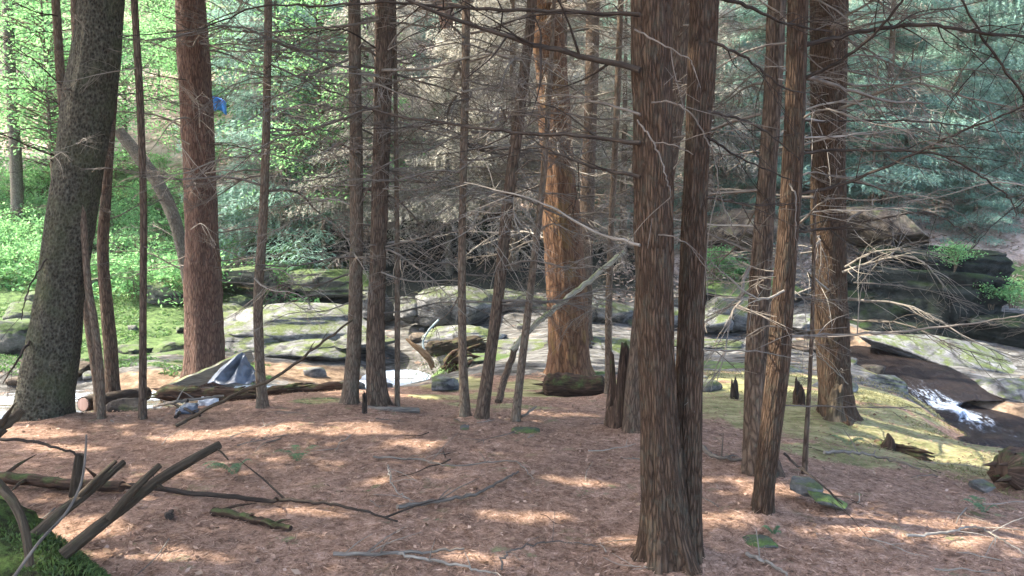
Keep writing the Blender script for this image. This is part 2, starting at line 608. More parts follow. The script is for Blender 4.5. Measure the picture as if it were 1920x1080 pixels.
def Hn(x, y):
    z = _Hbase(x, y)
    x = np.asarray(x, float); y = np.asarray(y, float)
    sel = (x > 3) & (x < 10) & (y > 7) & (y < 16)
    if np.any(sel):
        xs_, ys_ = x[sel], y[sel]
        d2 = np.full(xs_.shape, 1e9)
        for p in _CA[::3]:
            d2 = np.minimum(d2, (xs_ - p[0]) ** 2 + (ys_ - p[1]) ** 2)
        z = z.copy(); z[sel] -= .24 * np.exp(-(d2 / .85 ** 2) ** 2)
    return z


# ------------------------------------------------------------------ terrain mesh
def axis(segs):
    out = [segs[0][0]]
    for a, b, s in segs:
        n = max(1, round((b - a) / s))
        out += list(a + (b - a) * (np.arange(1, n + 1) / n))
    return np.array(out)


xs = axis([(-70, -24, 2.0), (-24, -10, .35), (-10, 12, .065), (12, 26, .35), (26, 74, 2.0)])
ys = axis([(-12, 1, .5), (1, 7.5, .05), (7.5, 20, .09), (20, 34, .3), (34, 110, 1.5)])
X, Y = np.meshgrid(xs, ys)
Z = Hn(X, Y)
nx, ny = len(xs), len(ys)
idx = np.arange(nx * ny).reshape(ny, nx)
Q = np.stack([idx[:-1, :-1], idx[:-1, 1:], idx[1:, 1:], idx[1:, :-1]], -1).reshape(-1, 4)
gme = mesh_np('forest_floor', np.stack([X, Y, Z], -1).reshape(-1, 3), Q)


def blobs(lst):
    r = np.zeros_like(X)
    for px, py, rx, ry in lst:
        p = hit(px, py)
        d = np.sqrt(((X - p.x) / rx) ** 2 + ((Y - p.y) / ry) ** 2)
        r = np.maximum(r, 1 - sstep(.55, 1.25, d))
    return r


masks = {
    'rock': blobs([(540, 600, 1.9, 2.6), (420, 600, 1.2, 2.4), (620, 630, 1.3, 1.6), (850, 600, 1.5, 2.0), (980, 680, 1.3, 1.0),
                   (1100, 660, 1.6, 1.6), (1130, 690, .9, .7), (1780, 660, 2.4, 1.4), (1890, 690, 1.6, 1.5), (260, 690, 1.4, .6),
                   (1340, 610, 1.6, 1.2), (1660, 720, .7, .8), (700, 560, 1.4, 2.0)]),
    'bed': blobs([(560, 695, 1.5, .8), (470, 690, .9, .6), (300, 715, .9, .5), (1560, 640, .8, .7), (620, 700, .9, .7),
                  (1900, 790, .8, .8), (135, 690, .4, .6)]),
    'moss': blobs([(250, 600, 2.6, 3.2), (100, 560, 3.5, 3.8), (250, 480, 3.8, 4.0), (420, 480, 2.4, 2.6), (560, 510, 1.6, 1.2),
                   (60, 440, 4, 5), (20, 1050, .35, .2), (1900, 540, 1.2, 1), (1360, 500, .9, .6),
                   (640, 610, .4, .5), (840, 690, .35, .6), (1100, 700, .3, .2), (1240, 960, .1, .1), (600, 750, .3, .3)]),
    'ymoss': blobs([(1700, 800, 1.0, .9), (1800, 850, 1.0, .7), (1640, 740, .9, .8), (1560, 720, .8, .8), (1740, 760, 1.0, .7),
                    (1850, 880, .5, .4), (1350, 740, .7, .3), (1420, 710, .8, .6), (980, 740, .6, .3), (850, 720, .5, .7),
                    (600, 610, .7, .8), (1000, 720, .5, .4), (1500, 775, 1.3, .9), (1400, 735, 1.2, .6), (1620, 810, 1.3, 1.0), (1760, 850, 1.3, .9), (1240, 720, .8, .5), (930, 760, .6, .25), (1560, 850, .6, .3), (620, 752, .4, .2), (840, 745, .5, .3)]),
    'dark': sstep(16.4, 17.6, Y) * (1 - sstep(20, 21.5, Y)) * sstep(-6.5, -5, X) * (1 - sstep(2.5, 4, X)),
    'tan0': sstep(15.8, 17.2, Y) * sstep(2.2, 4, X),
    'tan': sstep(18.5, 22, Y + 1.5 * fbm(X * .3, Y * .3)),
}
masks['tan'] = np.maximum(masks['tan'], masks.pop('tan0'))
masks['rock'] = np.maximum(masks['rock'], .85 * sstep(9.3, 10.8, Y - .25 * X.clip(-4, 0)) * (1 - sstep(17, 19, Y)))
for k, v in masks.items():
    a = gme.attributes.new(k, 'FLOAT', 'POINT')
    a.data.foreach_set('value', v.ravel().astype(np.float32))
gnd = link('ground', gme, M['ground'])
tag(gnd, kind='structure')


# ------------------------------------------------------------------ tubes
class MB:
    """collects tubes, leaves and lumps; build() links them as ONE mesh"""

    def __init__(s):
        s.V = []; s.F = []; s.U = []; s.n = 0

    def add(s, V, Fq, U):
        s.V.append(np.asarray(V, float)); s.F.append(np.asarray(Fq, int) + s.n); s.U.append(np.asarray(U, float)); s.n += len(V)

    def tube(s, path, rad, segs=8, disp=None, caps=True):
        path = [Vector(p) for p in path]
        n = len(path)
        rad = np.asarray(rad, float)
        if len(rad) != n:
            rad = np.interp(np.linspace(0, 1, n), np.linspace(0, 1, len(rad)), rad)
        rings = []; U = []
        t0 = (path[1] - path[0]).normalized()
        ref = Vector((0, 1, 0)) if abs(t0.y) < .9 else Vector((1, 0, 0))
        A = (ref - t0 * ref.dot(t0)).normalized()
        v = 0
        th = np.arange(segs + 1) / segs * 2 * math.pi
        rm = float(np.mean(rad))
        for i in range(n):
            t = (path[min(i + 1, n - 1)] - path[max(i - 1, 0)])
            t = t.normalized() if t.length > 1e-9 else t0
            A = (A - t * A.dot(t))
            A = A.normalized() if A.length > 1e-6 else t.orthogonal().normalized()
            B = t.cross(A)
            if i: v += (path[i] - path[i - 1]).length
            r = np.full(segs + 1, rad[i])
            if disp is not None:
                r = r * disp(th, v, i)
            r[-1] = r[0]
            c = np.array(path[i])
            rings.append(c + np.outer(r * np.cos(th), np.array(A)) + np.outer(r * np.sin(th), np.array(B)))
            U.append(np.c_[th * rm, np.full(segs + 1, v)])
        m = segs + 1
        V = np.concatenate(rings); U = np.concatenate(U)
        i0 = np.arange(n - 1)[:, None] * m + np.arange(segs)[None]
        Fq = np.stack([i0, i0 + 1, i0 + 1 + m, i0 + m], -1).reshape(-1, 4)
        s.add(V, Fq, U)
        if caps:
            for ri, end in ((0, path[0]), (n - 1, path[-1])):
                c = rings[ri]
                VV = np.concatenate([c, [np.array(end)]]); k = np.arange(segs)
                if ri: fq = np.stack([k, k + 1, np.full(segs, m), np.full(segs, m)], -1)
                else: fq = np.stack([k + 1, k, np.full(segs, m), np.full(segs, m)], -1)
                # triangles kept as quads: split by a mid vertex
                mid = (c[:-1] + np.array(end)) / 2
                VV = np.concatenate([c, mid, [np.array(end)]])
                e = len(VV) - 1
                k2 = (k + 1) % segs
                fq = np.stack([k, k + 1, m + k2, m + k], -1)
                s.add(VV, fq if ri == 0 else fq[:, ::-1], np.c_[VV[:, 0] * .3, VV[:, 1] * .3])
                if segs >= 4:
                    h = segs // 2
                    fan = np.array([[m, m + j, m + j + 1, m + min(j + 2, segs - 1)] for j in range(1, segs - 2, 2)])
                    s.add(VV, fan if ri == 0 else fan[:, ::-1], np.c_[VV[:, 0] * .3, VV[:, 1] * .3])
        return s

    def mesh(s, name, origin=None):
        V = np.concatenate(s.V)
        if origin is not None: V = V - np.array(origin)
        return mesh_np(name, V, np.concatenate(s.F), uv=np.concatenate(s.U))

    def build(s, name, mat, parent=None, origin=None):
        if origin is None and parent is not None:
            origin = parent.location
        return link(name, s.mesh(name, origin), mat, parent)


def single(name, mb, mat, origin, label, cat, group=None):
    """a thing that is one mesh, with its origin at its base"""
    o = link(name, mb.mesh(name, origin), mat)
    o.location = origin
    return tag(o, label, cat, group)


def leaves_mesh(name, C, D, N, L, Wd, tint=None, fold=0.0):
    n = len(C)
    D = D / (np.linalg.norm(D, axis=1, keepdims=True) + 1e-9)
    S = np.cross(D, N); S /= (np.linalg.norm(S, axis=1, keepdims=True) + 1e-9)
    L = np.broadcast_to(L, (n,))[:, None]; Wd = np.broadcast_to(Wd, (n,))[:, None]
    V = np.stack([C - D * L / 2, C + S * Wd / 2 - D * L * .08, C + D * L / 2, C - S * Wd / 2 - D * L * .08], 1).reshape(-1, 3)
    Fq = np.arange(4 * n).reshape(n, 4)
    return mesh_np(name, V, Fq, smooth=False, tint=tint if tint is not None else RNG.random(n))


# ------------------------------------------------------------------ dead branch prototypes
def make_branch(seed, L, r0, ntw, droop, mat, bend=.15, fine=True):
    """a dead limb growing along +X, with side twigs; ONE mesh"""
    rg = random.Random(seed)
    mb = MB()
    n = 9
    pts = []
    a1, a2 = rg.uniform(-bend, bend), rg.uniform(-bend, bend)
    for i in range(n):
        t = i / (n - 1)
        pts.append(Vector((L * t, L * (a1 * t * t + .05 * math.sin(5 * t + seed)), L * (-droop * t * t + .12 * t + a2 * .3 * t + .025 * math.sin(9 * t + seed * 2)))))
    mb.tube(pts, np.linspace(r0, r0 * .18, n), 6)
    for k in range(ntw):
        t = rg.uniform(.12, .98)
        i = min(int(t * (n - 1)), n - 2)
        p = pts[i].lerp(pts[i + 1], t * (n - 1) - i)
        sd_ = rg.choice((-1, 1))
        l = L * rg.uniform(.12, .42) * (1.15 - t * .7)
        ang = rg.uniform(.5, 1.1)
        d = Vector((math.cos(ang), sd_ * math.sin(ang), rg.uniform(-.45, .3)))
        q = [p, p + d * l * .5 + Vector((0, 0, rg.uniform(-.1, .05) * l)), p + d * l + Vector((l * .15, 0, -droop * l * rg.uniform(0, 1)))]
        mb.tube(catmull(q, 2), np.linspace(max(r0 * .34, .0016), .0011, 5), 4, caps=False)
        if fine:
            for j in range(rg.randint(1, 4)):
                tt = rg.uniform(.3, .95)
                pp = q[0].lerp(q[2], tt)
                dd = Vector((rg.uniform(-.2, 1), sd_ * rg.uniform(-.3, 1), rg.uniform(-.6, .3))).normalized() * l * rg.uniform(.2, .5)
                mb.tube([pp, pp + dd * .5 + Vector((0, 0, .01)), pp + dd], [.0014, .0012, .0009], 3, caps=False)
    me = mb.mesh('dead_branch')
    me.materials.append(mat)
    return me


BR_D = [make_branch(i, 1.0, .0085, 16, rnd, M['dead_wood']) for i, rnd in enumerate((.1, .25, .0, .35, .15, .3))]
BR_K = [make_branch(20 + i, 1.0, .0095, 14, rnd, M['dark_wood']) for i, rnd in enumerate((.1, .25, .0, .3))]
BR_P = [make_branch(40 + i, 1.0, .0075, 12, rnd, M['pale_wood']) for i, rnd in enumerate((.2, .35, .1))]


# ------------------------------------------------------------------ sun patches on the ground -> gaps in the canopy
PATCH = []
for px, py, rx, ry in [
    (50, 1000, .35, .3), (140, 1070, .3, .15),
    (540, 806, .75, .13), (400, 815, .5, .12), (660, 790, .35, .1), (780, 832, .12, .09), (960, 968, .26, .07), (560, 955, .20, .06),
    (330, 1040, .22, .06), (1365, 975, .16, .10), (1420, 925, .22, .08), (1500, 928, .26, .07), (1340, 905, .2, .06), (1590, 990, .12, .06), (900, 1045, .2, .05),
    (1050, 775, .5, .14), (60, 815, .35, .14), (120, 840, .25, .1), (1160, 1020, .16, .05), (700, 905, .12, .05), (1100, 905, .2, .07), (1440, 830, .3, .12),
    (560, 590, 1.9, 1.3), (590, 640, 1.2, .8), (1740, 830, .75, .5), (1830, 860, .7, .35), (1650, 740, .6, .4), (1780, 665, 1.7, .8), (1900, 690, 1.2, .8),
    (1000, 665, 1.1, .6), (1120, 690, .6, .4), (880, 640, .9, .5), (250, 600, 2.2, 2.2), (100, 540, 3, 3), (250, 480, 3.5, 3), (450, 500, 2.4, 2), (560, 700, 1.0, .5), (300, 700, .8, .6),
    (130, 775, .8, .7), (760, 695, .8, .8), (1780, 760, .7, .6), (820, 680, .5, .5), (1540, 620, .8, .6), (700, 735, .5, .25), (430, 720, .7, .5), (1360, 640, .8, .5), (1380, 720, .7, .35),
    (1360, 480, 1.5, 1.0), (950, 790, .35, .1), (1000, 560, 1.2, .7)]:
    p = hit(px, py)
    PATCH.append((p.x, p.y, rx, ry))
PATCH = np.array(PATCH) * np.array([1, 1, 1.45, 1.55])
for px, py, w, h in ((1066, 705, 1.7, .55), (386, 700, 1.7, .5), (1428, 968, .8, .25)):   # gaps that let the sun reach these trunks
    p = hit(px, py)
    PATCH = np.vstack([PATCH, [p.x + .25 + w, p.y - .1, w, h]])


def in_patch(x, y):
    r = np.full(x.shape, -9.0)
    for cx, cy, rx, ry in PATCH:
        r = np.maximum(r, 1 - ((x - cx) / rx) ** 2 - ((y - cy) / ry) ** 2)
    return r + .6 * fbm(x * 2.6, y * 4.5, o=3) - .45 * RNG.random(x.shape) > 0


def shade_keep(C):
    z = np.zeros(len(C))
    for _ in range(3):
        t = (C[:, 2] - z) / SUN.z
        qx = C[:, 0] - SUN.x * t; qy = C[:, 1] - SUN.y * t
        z = H0(qx, qy)
    return ~in_patch(qx, qy)


def crown_mesh(base, r, z0, z1, n, keep=True, leafL=.20, leafW=.10, seed=0):
    """needle sprays in drooping tiers round the upper trunk; base = world xyz of the trunk axis at z=0"""
    rg = np.random.default_rng(seed)
    nb = 70
    bz = rg.uniform(0, 1, nb) ** .9
    baz = rg.uniform(0, 2 * np.pi, nb)
    bl = r * (1.05 - bz * .85) * rg.uniform(.65, 1.1, nb)
    k = rg.choice(nb, n, p=bl / bl.sum())
    t = np.sqrt(rg.random(n)) * .95 + .05
    lat = rg.normal(0, .22, n) * bl[k] * (.35 + .65 * t) * .8
    ca, sa = np.cos(baz[k]), np.sin(baz[k])
    x = ca * t * bl[k] - sa * lat
    y = sa * t * bl[k] + ca * lat
    z = z0 + bz[k] * (z1 - z0) - .22 * t * t * bl[k] + rg.normal(0, .09, n) + .15
    C = np.stack([x, y, z], 1)
    W = C + np.array([base[0], base[1], 0])
    if keep:
        m = shade_keep(W)
        C = C[m]; k = k[m]; n = len(C); ca = ca[m]; sa = sa[m]
    D = np.stack([ca, sa, np.full(n, -.25)], 1) + rg.normal(0, .55, (n, 3)) * np.array([1, 1, .5])
    N = np.array([0, 0, 1.0]) + rg.normal(0, .35, (n, 3))
    C[:, 2] -= base[2]
    return leaves_mesh('crown', C, D, N, leafL * rg.uniform(.6, 1.3, n), leafW * rg.uniform(.6, 1.3, n), rg.random(n))


# ------------------------------------------------------------------ trunks
def trunk_disp(seed, amp=.05, flare=.5, fl=.22, roots=5, under=.35):
    rg = np.random.default_rng(seed)
    ks = rg.integers(2, 22, 16); ph = rg.uniform(0, 6.28, 16); dr = rg.normal(0, 1.6, 16)
    am = amp / np.sqrt(ks / 4.0)
    rp = rg.uniform(0, 6.28)
    lumps = rg.uniform(0, 6.28, 4)

    def f(th, v, i):
        r = np.ones_like(th)
        for a, k_, p, d in zip(am, ks, ph, dr):
            r = r + a * .5 * np.cos(k_ * th + p + d * np.sin(v * 1.3 + p) * .8)
        q = vnoise(np.cos(th) * 3.2 + seed, np.sin(th) * 3.2, np.full_like(th, v * 7)) + .7 * vnoise(np.cos(th) * 8 + seed, np.sin(th) * 8, np.full_like(th, v * 16))
        r = r + amp * .75 * q
        r = r + .035 * math.sin(v * 2.1 + lumps[0]) + .02 * math.sin(v * 5.3 + lumps[1])
        h = max(v - under, 0)
        e = math.exp(-h / fl)
        r = r * (1 + flare * e * (.6 + .5 * np.cos(roots * th + rp + .4 * np.sin(2 * th))) + flare * .7 * math.exp(-h / .06) * (.7 + .5 * np.cos(roots * th + rp)))
        return r
    return f


def trunk_path(pix, d0, lean=0.0, top=11.0, under=.35):
    """pix: list of (px, py, width_px) from the base up; returns path + radii in world space"""
    base = pix[0]
    P = []; R = []
    n = len(pix)
    for i, (px, py, w) in enumerate(pix):
        d = d0 + lean * i / max(n - 1, 1)
        P.append(at(px, py, d)); R.append(w / 2 * d / F)
    dn = (P[0] - P[1]).normalized() if n > 1 else Vector((0, 0, -1))
    dn = Vector((dn.x * .4, dn.y * .4, -1)).normalized()
    P = [P[0] + dn * under] + P
    R = [R[0] * 1.02] + R
    if top and P[-1].z < top:
        d = (P[-1] - P[-2]).normalized()
        h = top - P[-1].z
        d = Vector((d.x * .6, d.y * .6, d.z)).normalized()
        P += [P[-1] + d * h * .33, P[-1] + d * h * .66 + Vector((0, 0, .1)), P[-1] + d * h]
        r = R[-1]
        R += [r * .8, r * .5, r * .12]
    return P, R


def build_trunk(mb, P, R, segs, seed, amp, flare, fl, step=None, roots=5):
    # resample densely
    L = sum((P[i + 1] - P[i]).length for i in range(len(P) - 1))
    C = catmull(P, 24)
    rr = np.interp(np.linspace(0, len(P) - 1, len(C)), np.arange(len(P)), R)
    cum = np.r_[0, np.cumsum([(C[i + 1] - C[i]).length for i in range(len(C) - 1)])]
    step = step or .045
    s = np.r_[np.arange(0, min(5.2, cum[-1]), step), np.linspace(min(5.2, cum[-1]), cum[-1], 14)]
    arr = np.array([tuple(c) for c in C])
    pts = [Vector((np.interp(q, cum, arr[:, 0]), np.interp(q, cum, arr[:, 1]), np.interp(q, cum, arr[:, 2]))) for q in s]
    rad = np.interp(s, cum, rr)
    mb.tube(pts, rad, segs, trunk_disp(seed, amp, flare, fl, roots))
    return pts, rad


def on_path(pts, rad, z):
    for i in range(len(pts) - 1):
        if pts[i].z <= z <= pts[i + 1].z:
            return pts[i], rad[i]
    return pts[-1], rad[-1]


def add_branches(root, pts, rad, zlo, zhi, n, protos, lo=.4, hi=1.1, rg=random, side=None, thick=(1.0, 1.5)):
    for k in range(n):
        z = root.location.z + rg.uniform(zlo, zhi)
        p, r = on_path(pts, rad, z)
        o = bpy.data.objects.new('dead_branch', rg.choice(protos))
        COL.objects.link(o)
        o.parent = root
        az = rg.uniform(0, 6.283) if side is None else rg.gauss(side, .7)
        o.location = p - root.location + Vector((math.cos(az), math.sin(az), 0)) * r * .75
        o.rotation_euler = (rg.uniform(-.9, .9), rg.uniform(-.25, .35), az)
        s = rg.uniform(lo, hi)
        o.scale = (s, s, s * rg.uniform(.8, 1.2))


def traced(root, pix, r0, r1, mat, twigs=0, seed=0, name='dead_branch'):
    """a long limb followed on the photo: (px, py, distance)"""
    mb = MB()
    P = catmull([at(*q) for q in pix], 6)
    # small natural kinks
    rg = random.Random(seed * 31 + 5)
    for p in P[1:-1]:
        p.x += rg.gauss(0, .0025); p.z += rg.gauss(0, .003); p.y += rg.gauss(0, .006)
    rad = np.linspace(r0, r1, len(P))
    mb.tube(P, rad, 7)
    L = sum((P[i + 1] - P[i]).length for i in range(len(P) - 1))
    for k in range(twigs):
        i = rg.randrange(1, len(P) - 1)
        t = (P[i + 1] - P[i]).normalized()
        d = (t * rg.uniform(.3, 1) + Vector((rg.uniform(-.7, .7), rg.uniform(-.8, .8), rg.uniform(-.8, .5)))).normalized()
        l = rg.uniform(.12, .5)
        q = [P[i], P[i] + d * l * .5 + Vector((0, 0, rg.uniform(-.03, .04))), P[i] + d * l + t * .05 - Vector((0, 0, .06 * l))]
        mb.tube(catmull(q, 3), np.linspace(max(rad[i] * .5, .0022), .0014, 7), 4, caps=False)
        for j in range(2):
            pp = q[0].lerp(q[2], rg.uniform(.3, .9))
            dd = (d + Vector((rg.uniform(-.9, .9), rg.uniform(-.9, .9), rg.uniform(-.9, .6)))).normalized() * l * .4
            mb.tube([pp, pp + dd * .5, pp + dd], [.0018, .0015, .001], 3, caps=False)
    return mb.build(name, mat, root)


TREES = {}
SEED = [100]


def tree(key, name, label, pix, mat, segs=20, amp=.05, flare=.35, fl=.18, lean=0.0, d=None, top=11, crown=(2.0, 5.5, 11, 2600),
         nb=12, blo=.9, bhi=4.2, protos=None, bl=(.35, 1.0), cat='tree', group='conifers on the near bank', roots=5, step=None):
    SEED[0] += 1
    px, py, w = pix[0]
    g = hit(px, py) if d is None else at(px, py, d)
    root = empty(name, g, label, cat, group)
    P, R = trunk_path(pix, g.y, lean, top)
    mb = MB()
    pts, rad = build_trunk(mb, P, R, segs, SEED[0], amp, flare, fl, step, roots)
    mb.build('trunk', M[mat], root)
    if crown:
        r, z0, z1, n = crown
        tp, _ = on_path(pts, rad, z0)
        me = crown_mesh((tp.x, tp.y, 0), r, z0, z1, n, seed=SEED[0])
        me.transform(Matrix.Translation((tp.x - g.x, tp.y - g.y, -g.z)))
        link('crown', me, M['leaf_hemlock'], root)
    if nb:
        add_branches(root, pts, rad, blo, bhi, int(nb * 1.25), protos or (BR_D + BR_P), *bl, rg=random.Random(SEED[0]))
    TREES[key] = (root, pts, rad, g)
    return root


# big leaning mottled tree on the left
tree('mottled', 'leaning_tree', 'thick dark mottled trunk leaning right, at the left end of the near bank',
     [(78, 800, 92), (96, 680, 90), (112, 560, 86), (135, 400, 84), (165, 200, 80), (188, 0, 76)], 'bark_mottled', 44, .03, .28, .20, top=12,
     crown=(3.0, 6.0, 12, 5200), nb=4, blo=2, bhi=4, roots=4)
tree('thin_a', 'slender_tree', 'slender stem beside a grey rock, crossing in front of two thin trunks',
     [(190, 792, 14), (188, 700, 14), (176, 600, 14), (164, 520, 13), (150, 300, 12), (140, 0, 14)], 'bark_thin', 12, .03, .3, .08, nb=5, bl=(.3, .8))
tree('thin_c', 'slender_tree', 'slender brown stem just right of the mottled trunk, foot hidden by another stem',
     [(186, 745, 15), (174, 660, 15), (160, 560, 15), (140, 400, 15), (118, 200, 15), (104, 0, 14)], 'bark_thin', 12, .03, .3, .08, d=7.6, nb=9, bl=(.5, 1.2), blo=2, bhi=5)
tree('thin_b', 'slender_tree', 'reddish slender trunk rising behind the rock and hugging the mottled trunk',
     [(212, 744, 26), (206, 640, 24), (193, 480, 20), (198, 380, 18), (207, 240, 17), (217, 100, 17), (223, 0, 17)], 'bark_brown', 14, .03, .3, .1, d=8.2, nb=8, bl=(.4, 1.1), blo=2, bhi=5)
tree('thin_d', 'slender_tree', 'thin dark straight stem left of the big reddish trunk',
     [(268, 792, 14), (268, 640, 13), (269, 480, 13), (269, 380, 13), (263, 200, 12), (252, 0, 12)], 'bark_brown', 12, .03, .3, .08, nb=8, bl=(.3, .8))
tree('red_left', 'reddish_tree', 'large reddish trunk standing behind the propped plank',
     [(386, 700, 68), (382, 560, 62), (378, 420, 58), (371, 250, 56), (362, 100, 52), (357, 0, 50)], 'bark_red', 36, .04, .22, .3, d=11.2, top=14,
     crown=(3.2, 7, 14, 4600), nb=34, blo=1.5, bhi=6, bl=(.7, 2.0), protos=BR_P + BR_D)
tree('grey_lean', 'bent_tree', 'grey bent trunk leaning left behind the big reddish trunk',
     [(362, 590, 20), (352, 520, 20), (330, 420, 24), (300, 350, 24), (262, 295, 22), (222, 245, 20)], 'bark_grey', 16, .05, .2, .1, d=13.5, top=None, crown=None,
     nb=3, blo=1.0, bhi=3)
tree('thin_500', 'slender_tree', 'slender crooked stem rising beside the grey tarp',
     [(493, 770, 21), (487, 680, 19), (484, 560, 18), (492, 440, 17), (498, 300, 15), (501, 150, 15), (503, 0, 15)], 'bark_thin', 14, .03, .25, .1, nb=24, bl=(.4, 1.4))
tree('pair_l', 'conifer', 'left trunk of a close pair at the bank edge, with a pale bark streak',
     [(656, 764, 30), (664, 640, 27), (668, 480, 25), (668, 300, 23), (666, 150, 22), (664, 0, 22)], 'bark_thin', 20, .04, .3, .12, nb=34, bl=(.5, 1.7), crown=(2.4, 5.5, 11, 3600))
tree('pair_r', 'conifer', 'darker right trunk of a close pair at the bank edge, foot flared',
     [(708, 768, 38), (704, 640, 34), (708, 500, 32), (713, 350, 31), (718, 180, 30), (723, 0, 30)], 'bark_brown', 24, .04, .45, .10, nb=34, bl=(.5, 1.7), crown=(2.6, 5.5, 12, 4000))
tree('pole_745', 'sapling', 'very thin straight pole just right of the flared trunk pair',
     [(745, 768, 10), (745, 600, 10), (744, 400, 9), (742, 200, 8), (739, 0, 8)], 'bark_thin', 10, .03, .2, .06, nb=8, bl=(.3, .7), crown=(1.2, 5, 8, 900), top=8)
tree('thin_870', 'slender_tree', 'slender straight stem above a flat grey stone in the middle of the clearing',
     [(872, 786, 19), (867, 650, 16), (866, 500, 15), (868, 350, 15), (872, 180, 15), (874, 0, 15)], 'bark_thin', 14, .03, .3, .09, nb=30, bl=(.5, 1.5), crown=(2.0, 5.3, 10, 2800))
tree('slant_900', 'slanting_tree', 'brown slender trunk slanting right from the bank edge, beside a flat stone',
     [(902, 790, 25), (918, 680, 23), (936, 540, 22), (950, 400, 22), (968, 260, 21), (985, 120, 20), (998, 0, 19)], 'bark_brown', 16, .03, .3, .1, nb=30, bl=(.5, 1.5), crown=(2.2, 5.5, 11, 3000))
tree('slant_965', 'slanting_tree', 'thin pale slanting stem rising behind a moss cushion',
     [(966, 796, 17), (976, 700, 15), (987, 610, 14), (1002, 480, 13), (1014, 380, 12), (1022, 300, 11)], 'bark_thin', 12, .03, .3, .08, top=4.2, crown=None, nb=9, bl=(.3, .8), blo=.8, bhi=2.6)
tree('orange', 'orange_tree', 'massive orange trunk with yellow bare patches, behind a mossy log',
     [(1066, 705, 84), (1064, 600, 78), (1055, 450, 70), (1044, 300, 64), (1034, 150, 58), (1024, 0, 54)], 'bark_orange', 40, .04, .18, .25, d=10, top=15,
     crown=(3.4, 7, 15, 5200), nb=36, blo=1.6, bhi=5.5, bl=(.6, 1.9), protos=BR_P + BR_D)
tree('behind_orange', 'conifer', 'brown trunk partly hidden behind the right side of the massive orange trunk',
     [(1096, 640, 30), (1097, 500, 28), (1102, 350, 27), (1108, 180, 25), (1112, 0, 24)], 'bark_brown', 16, .04, .2, .15, d=12.4, top=14, crown=(2.6, 7.5, 14, 2400), nb=26, bl=(.6, 1.6), blo=1.6, bhi=6)
tree('thin_1140', 'slender_tree', 'thin straight stem between the massive orange trunk and the broken dark stump',
     [(1141, 742, 14), (1141, 600, 13), (1146, 430, 12), (1155, 250, 12), (1161, 80, 11), (1164, 0, 11)], 'bark_thin', 12, .03, .25, .08, nb=22, bl=(.4, 1.3), crown=(1.8, 5.3, 10, 2200))
tree('behind_double', 'conifer', 'grey-green trunk close behind the nearest twin-stemmed tree, beside a rotten stump',
     [(1192, 815, 46), (1197, 700, 40), (1225, 450, 40), (1255, 250, 42), (1277, 0, 44)], 'bark_brown', 22, .05, .15, .06, nb=6, blo=1.5, bhi=4, crown=(2.4, 5.5, 11, 3600))
tree('big_right', 'dark_conifer', 'stout dark reddish trunk with mossy right side at the edge of the mossy rock',
     [(1570, 792, 70), (1562, 680, 62), (1556, 520, 60), (1553, 350, 60), (1553, 180, 62), (1554, 0, 66)], 'bark_double', 36, .05, .3, .14, nb=38, blo=1.0, bhi=4.5,
     bl=(.6, 1.9), crown=(2.8, 5.5, 12, 4600), protos=BR_D + BR_P)
tree('sapling_right', 'sapling', 'thin black dead sapling standing behind a pale stone',
     [(1508, 896, 11), (1513, 800, 9), (1519, 700, 8), (1523, 600, 8), (1526, 480, 7), (1528, 360, 6)], 'bark_brown', 10, .03, .2, .05, top=None, crown=None, nb=3, bl=(.15, .4), blo=.3, bhi=1.5)

for key, px, py, d, lb in [('hid_a', 1052, 600, 15.6, 'added shade conifer on the far bank, hidden behind the massive orange trunk'), ('hid_b', 1232, 590, 16.2, 'far-bank conifer standing directly behind the left stem of the twin tree'),
                           ('hid_c', 710, 560, 16.4, 'far-bank conifer standing directly behind the flared trunk of the pair')]:
    tree(key, 'conifer', lb, [(px, py, 24), (px, py - 200, 22), (px + 2, 0, 18)], 'bark_brown', 14, .04, .2, .15, d=d, top=15, crown=(3.4, 7.4, 14.5, 4600), nb=10, blo=1.5, bhi=6, bl=(.6, 1.4))  # hidden trees added so that their crowns shade the right ledge

# twin-stemmed tree nearest to the camera
g = hit(1256, 1058)
twin = empty('twin_stemmed_tree', g, 'nearest tree, two dark fissured stems joined above a flared foot', 'tree', 'conifers on the near bank')
D0 = g.y
P, R = trunk_path([(1253, 1062, 104), (1245, 930, 84), (1236, 760, 70), (1230, 600, 70), (1226, 400, 70), (1224, 200, 70), (1222, 0, 72)], D0, .1, 12)
mb = MB(); tp1, tr1 = build_trunk(mb, P, R, 72, 501, .055, .32, .12, .03, 5); mb.build('trunk', M['bark_double'], twin)
P, R = trunk_path([(1284, 1060, 62), (1287, 930, 54), (1290, 760, 52), (1295, 600, 48), (1301, 400, 48), (1310, 200, 49), (1320, 0, 52)], D0 + .05, .25, 11)
mb = MB(); tp2, tr2 = build_trunk(mb, P, R, 56, 502, .055, .35, .12, .03, 4); mb.build('trunk', M['bark_double'], twin)
me = crown_mesh((tp1[-1].x, tp1[-1].y, 0), 2.8, 5.0, 12, 5200, seed=77)
me.transform(Matrix.Translation((tp1[-1].x - g.x, tp1[-1].y - g.y, -g.z)))
link('crown', me, M['leaf_hemlock'], twin)
dk, dw, pw = M['dark_wood'], M['dead_wood'], M['pale_wood']
e = D0
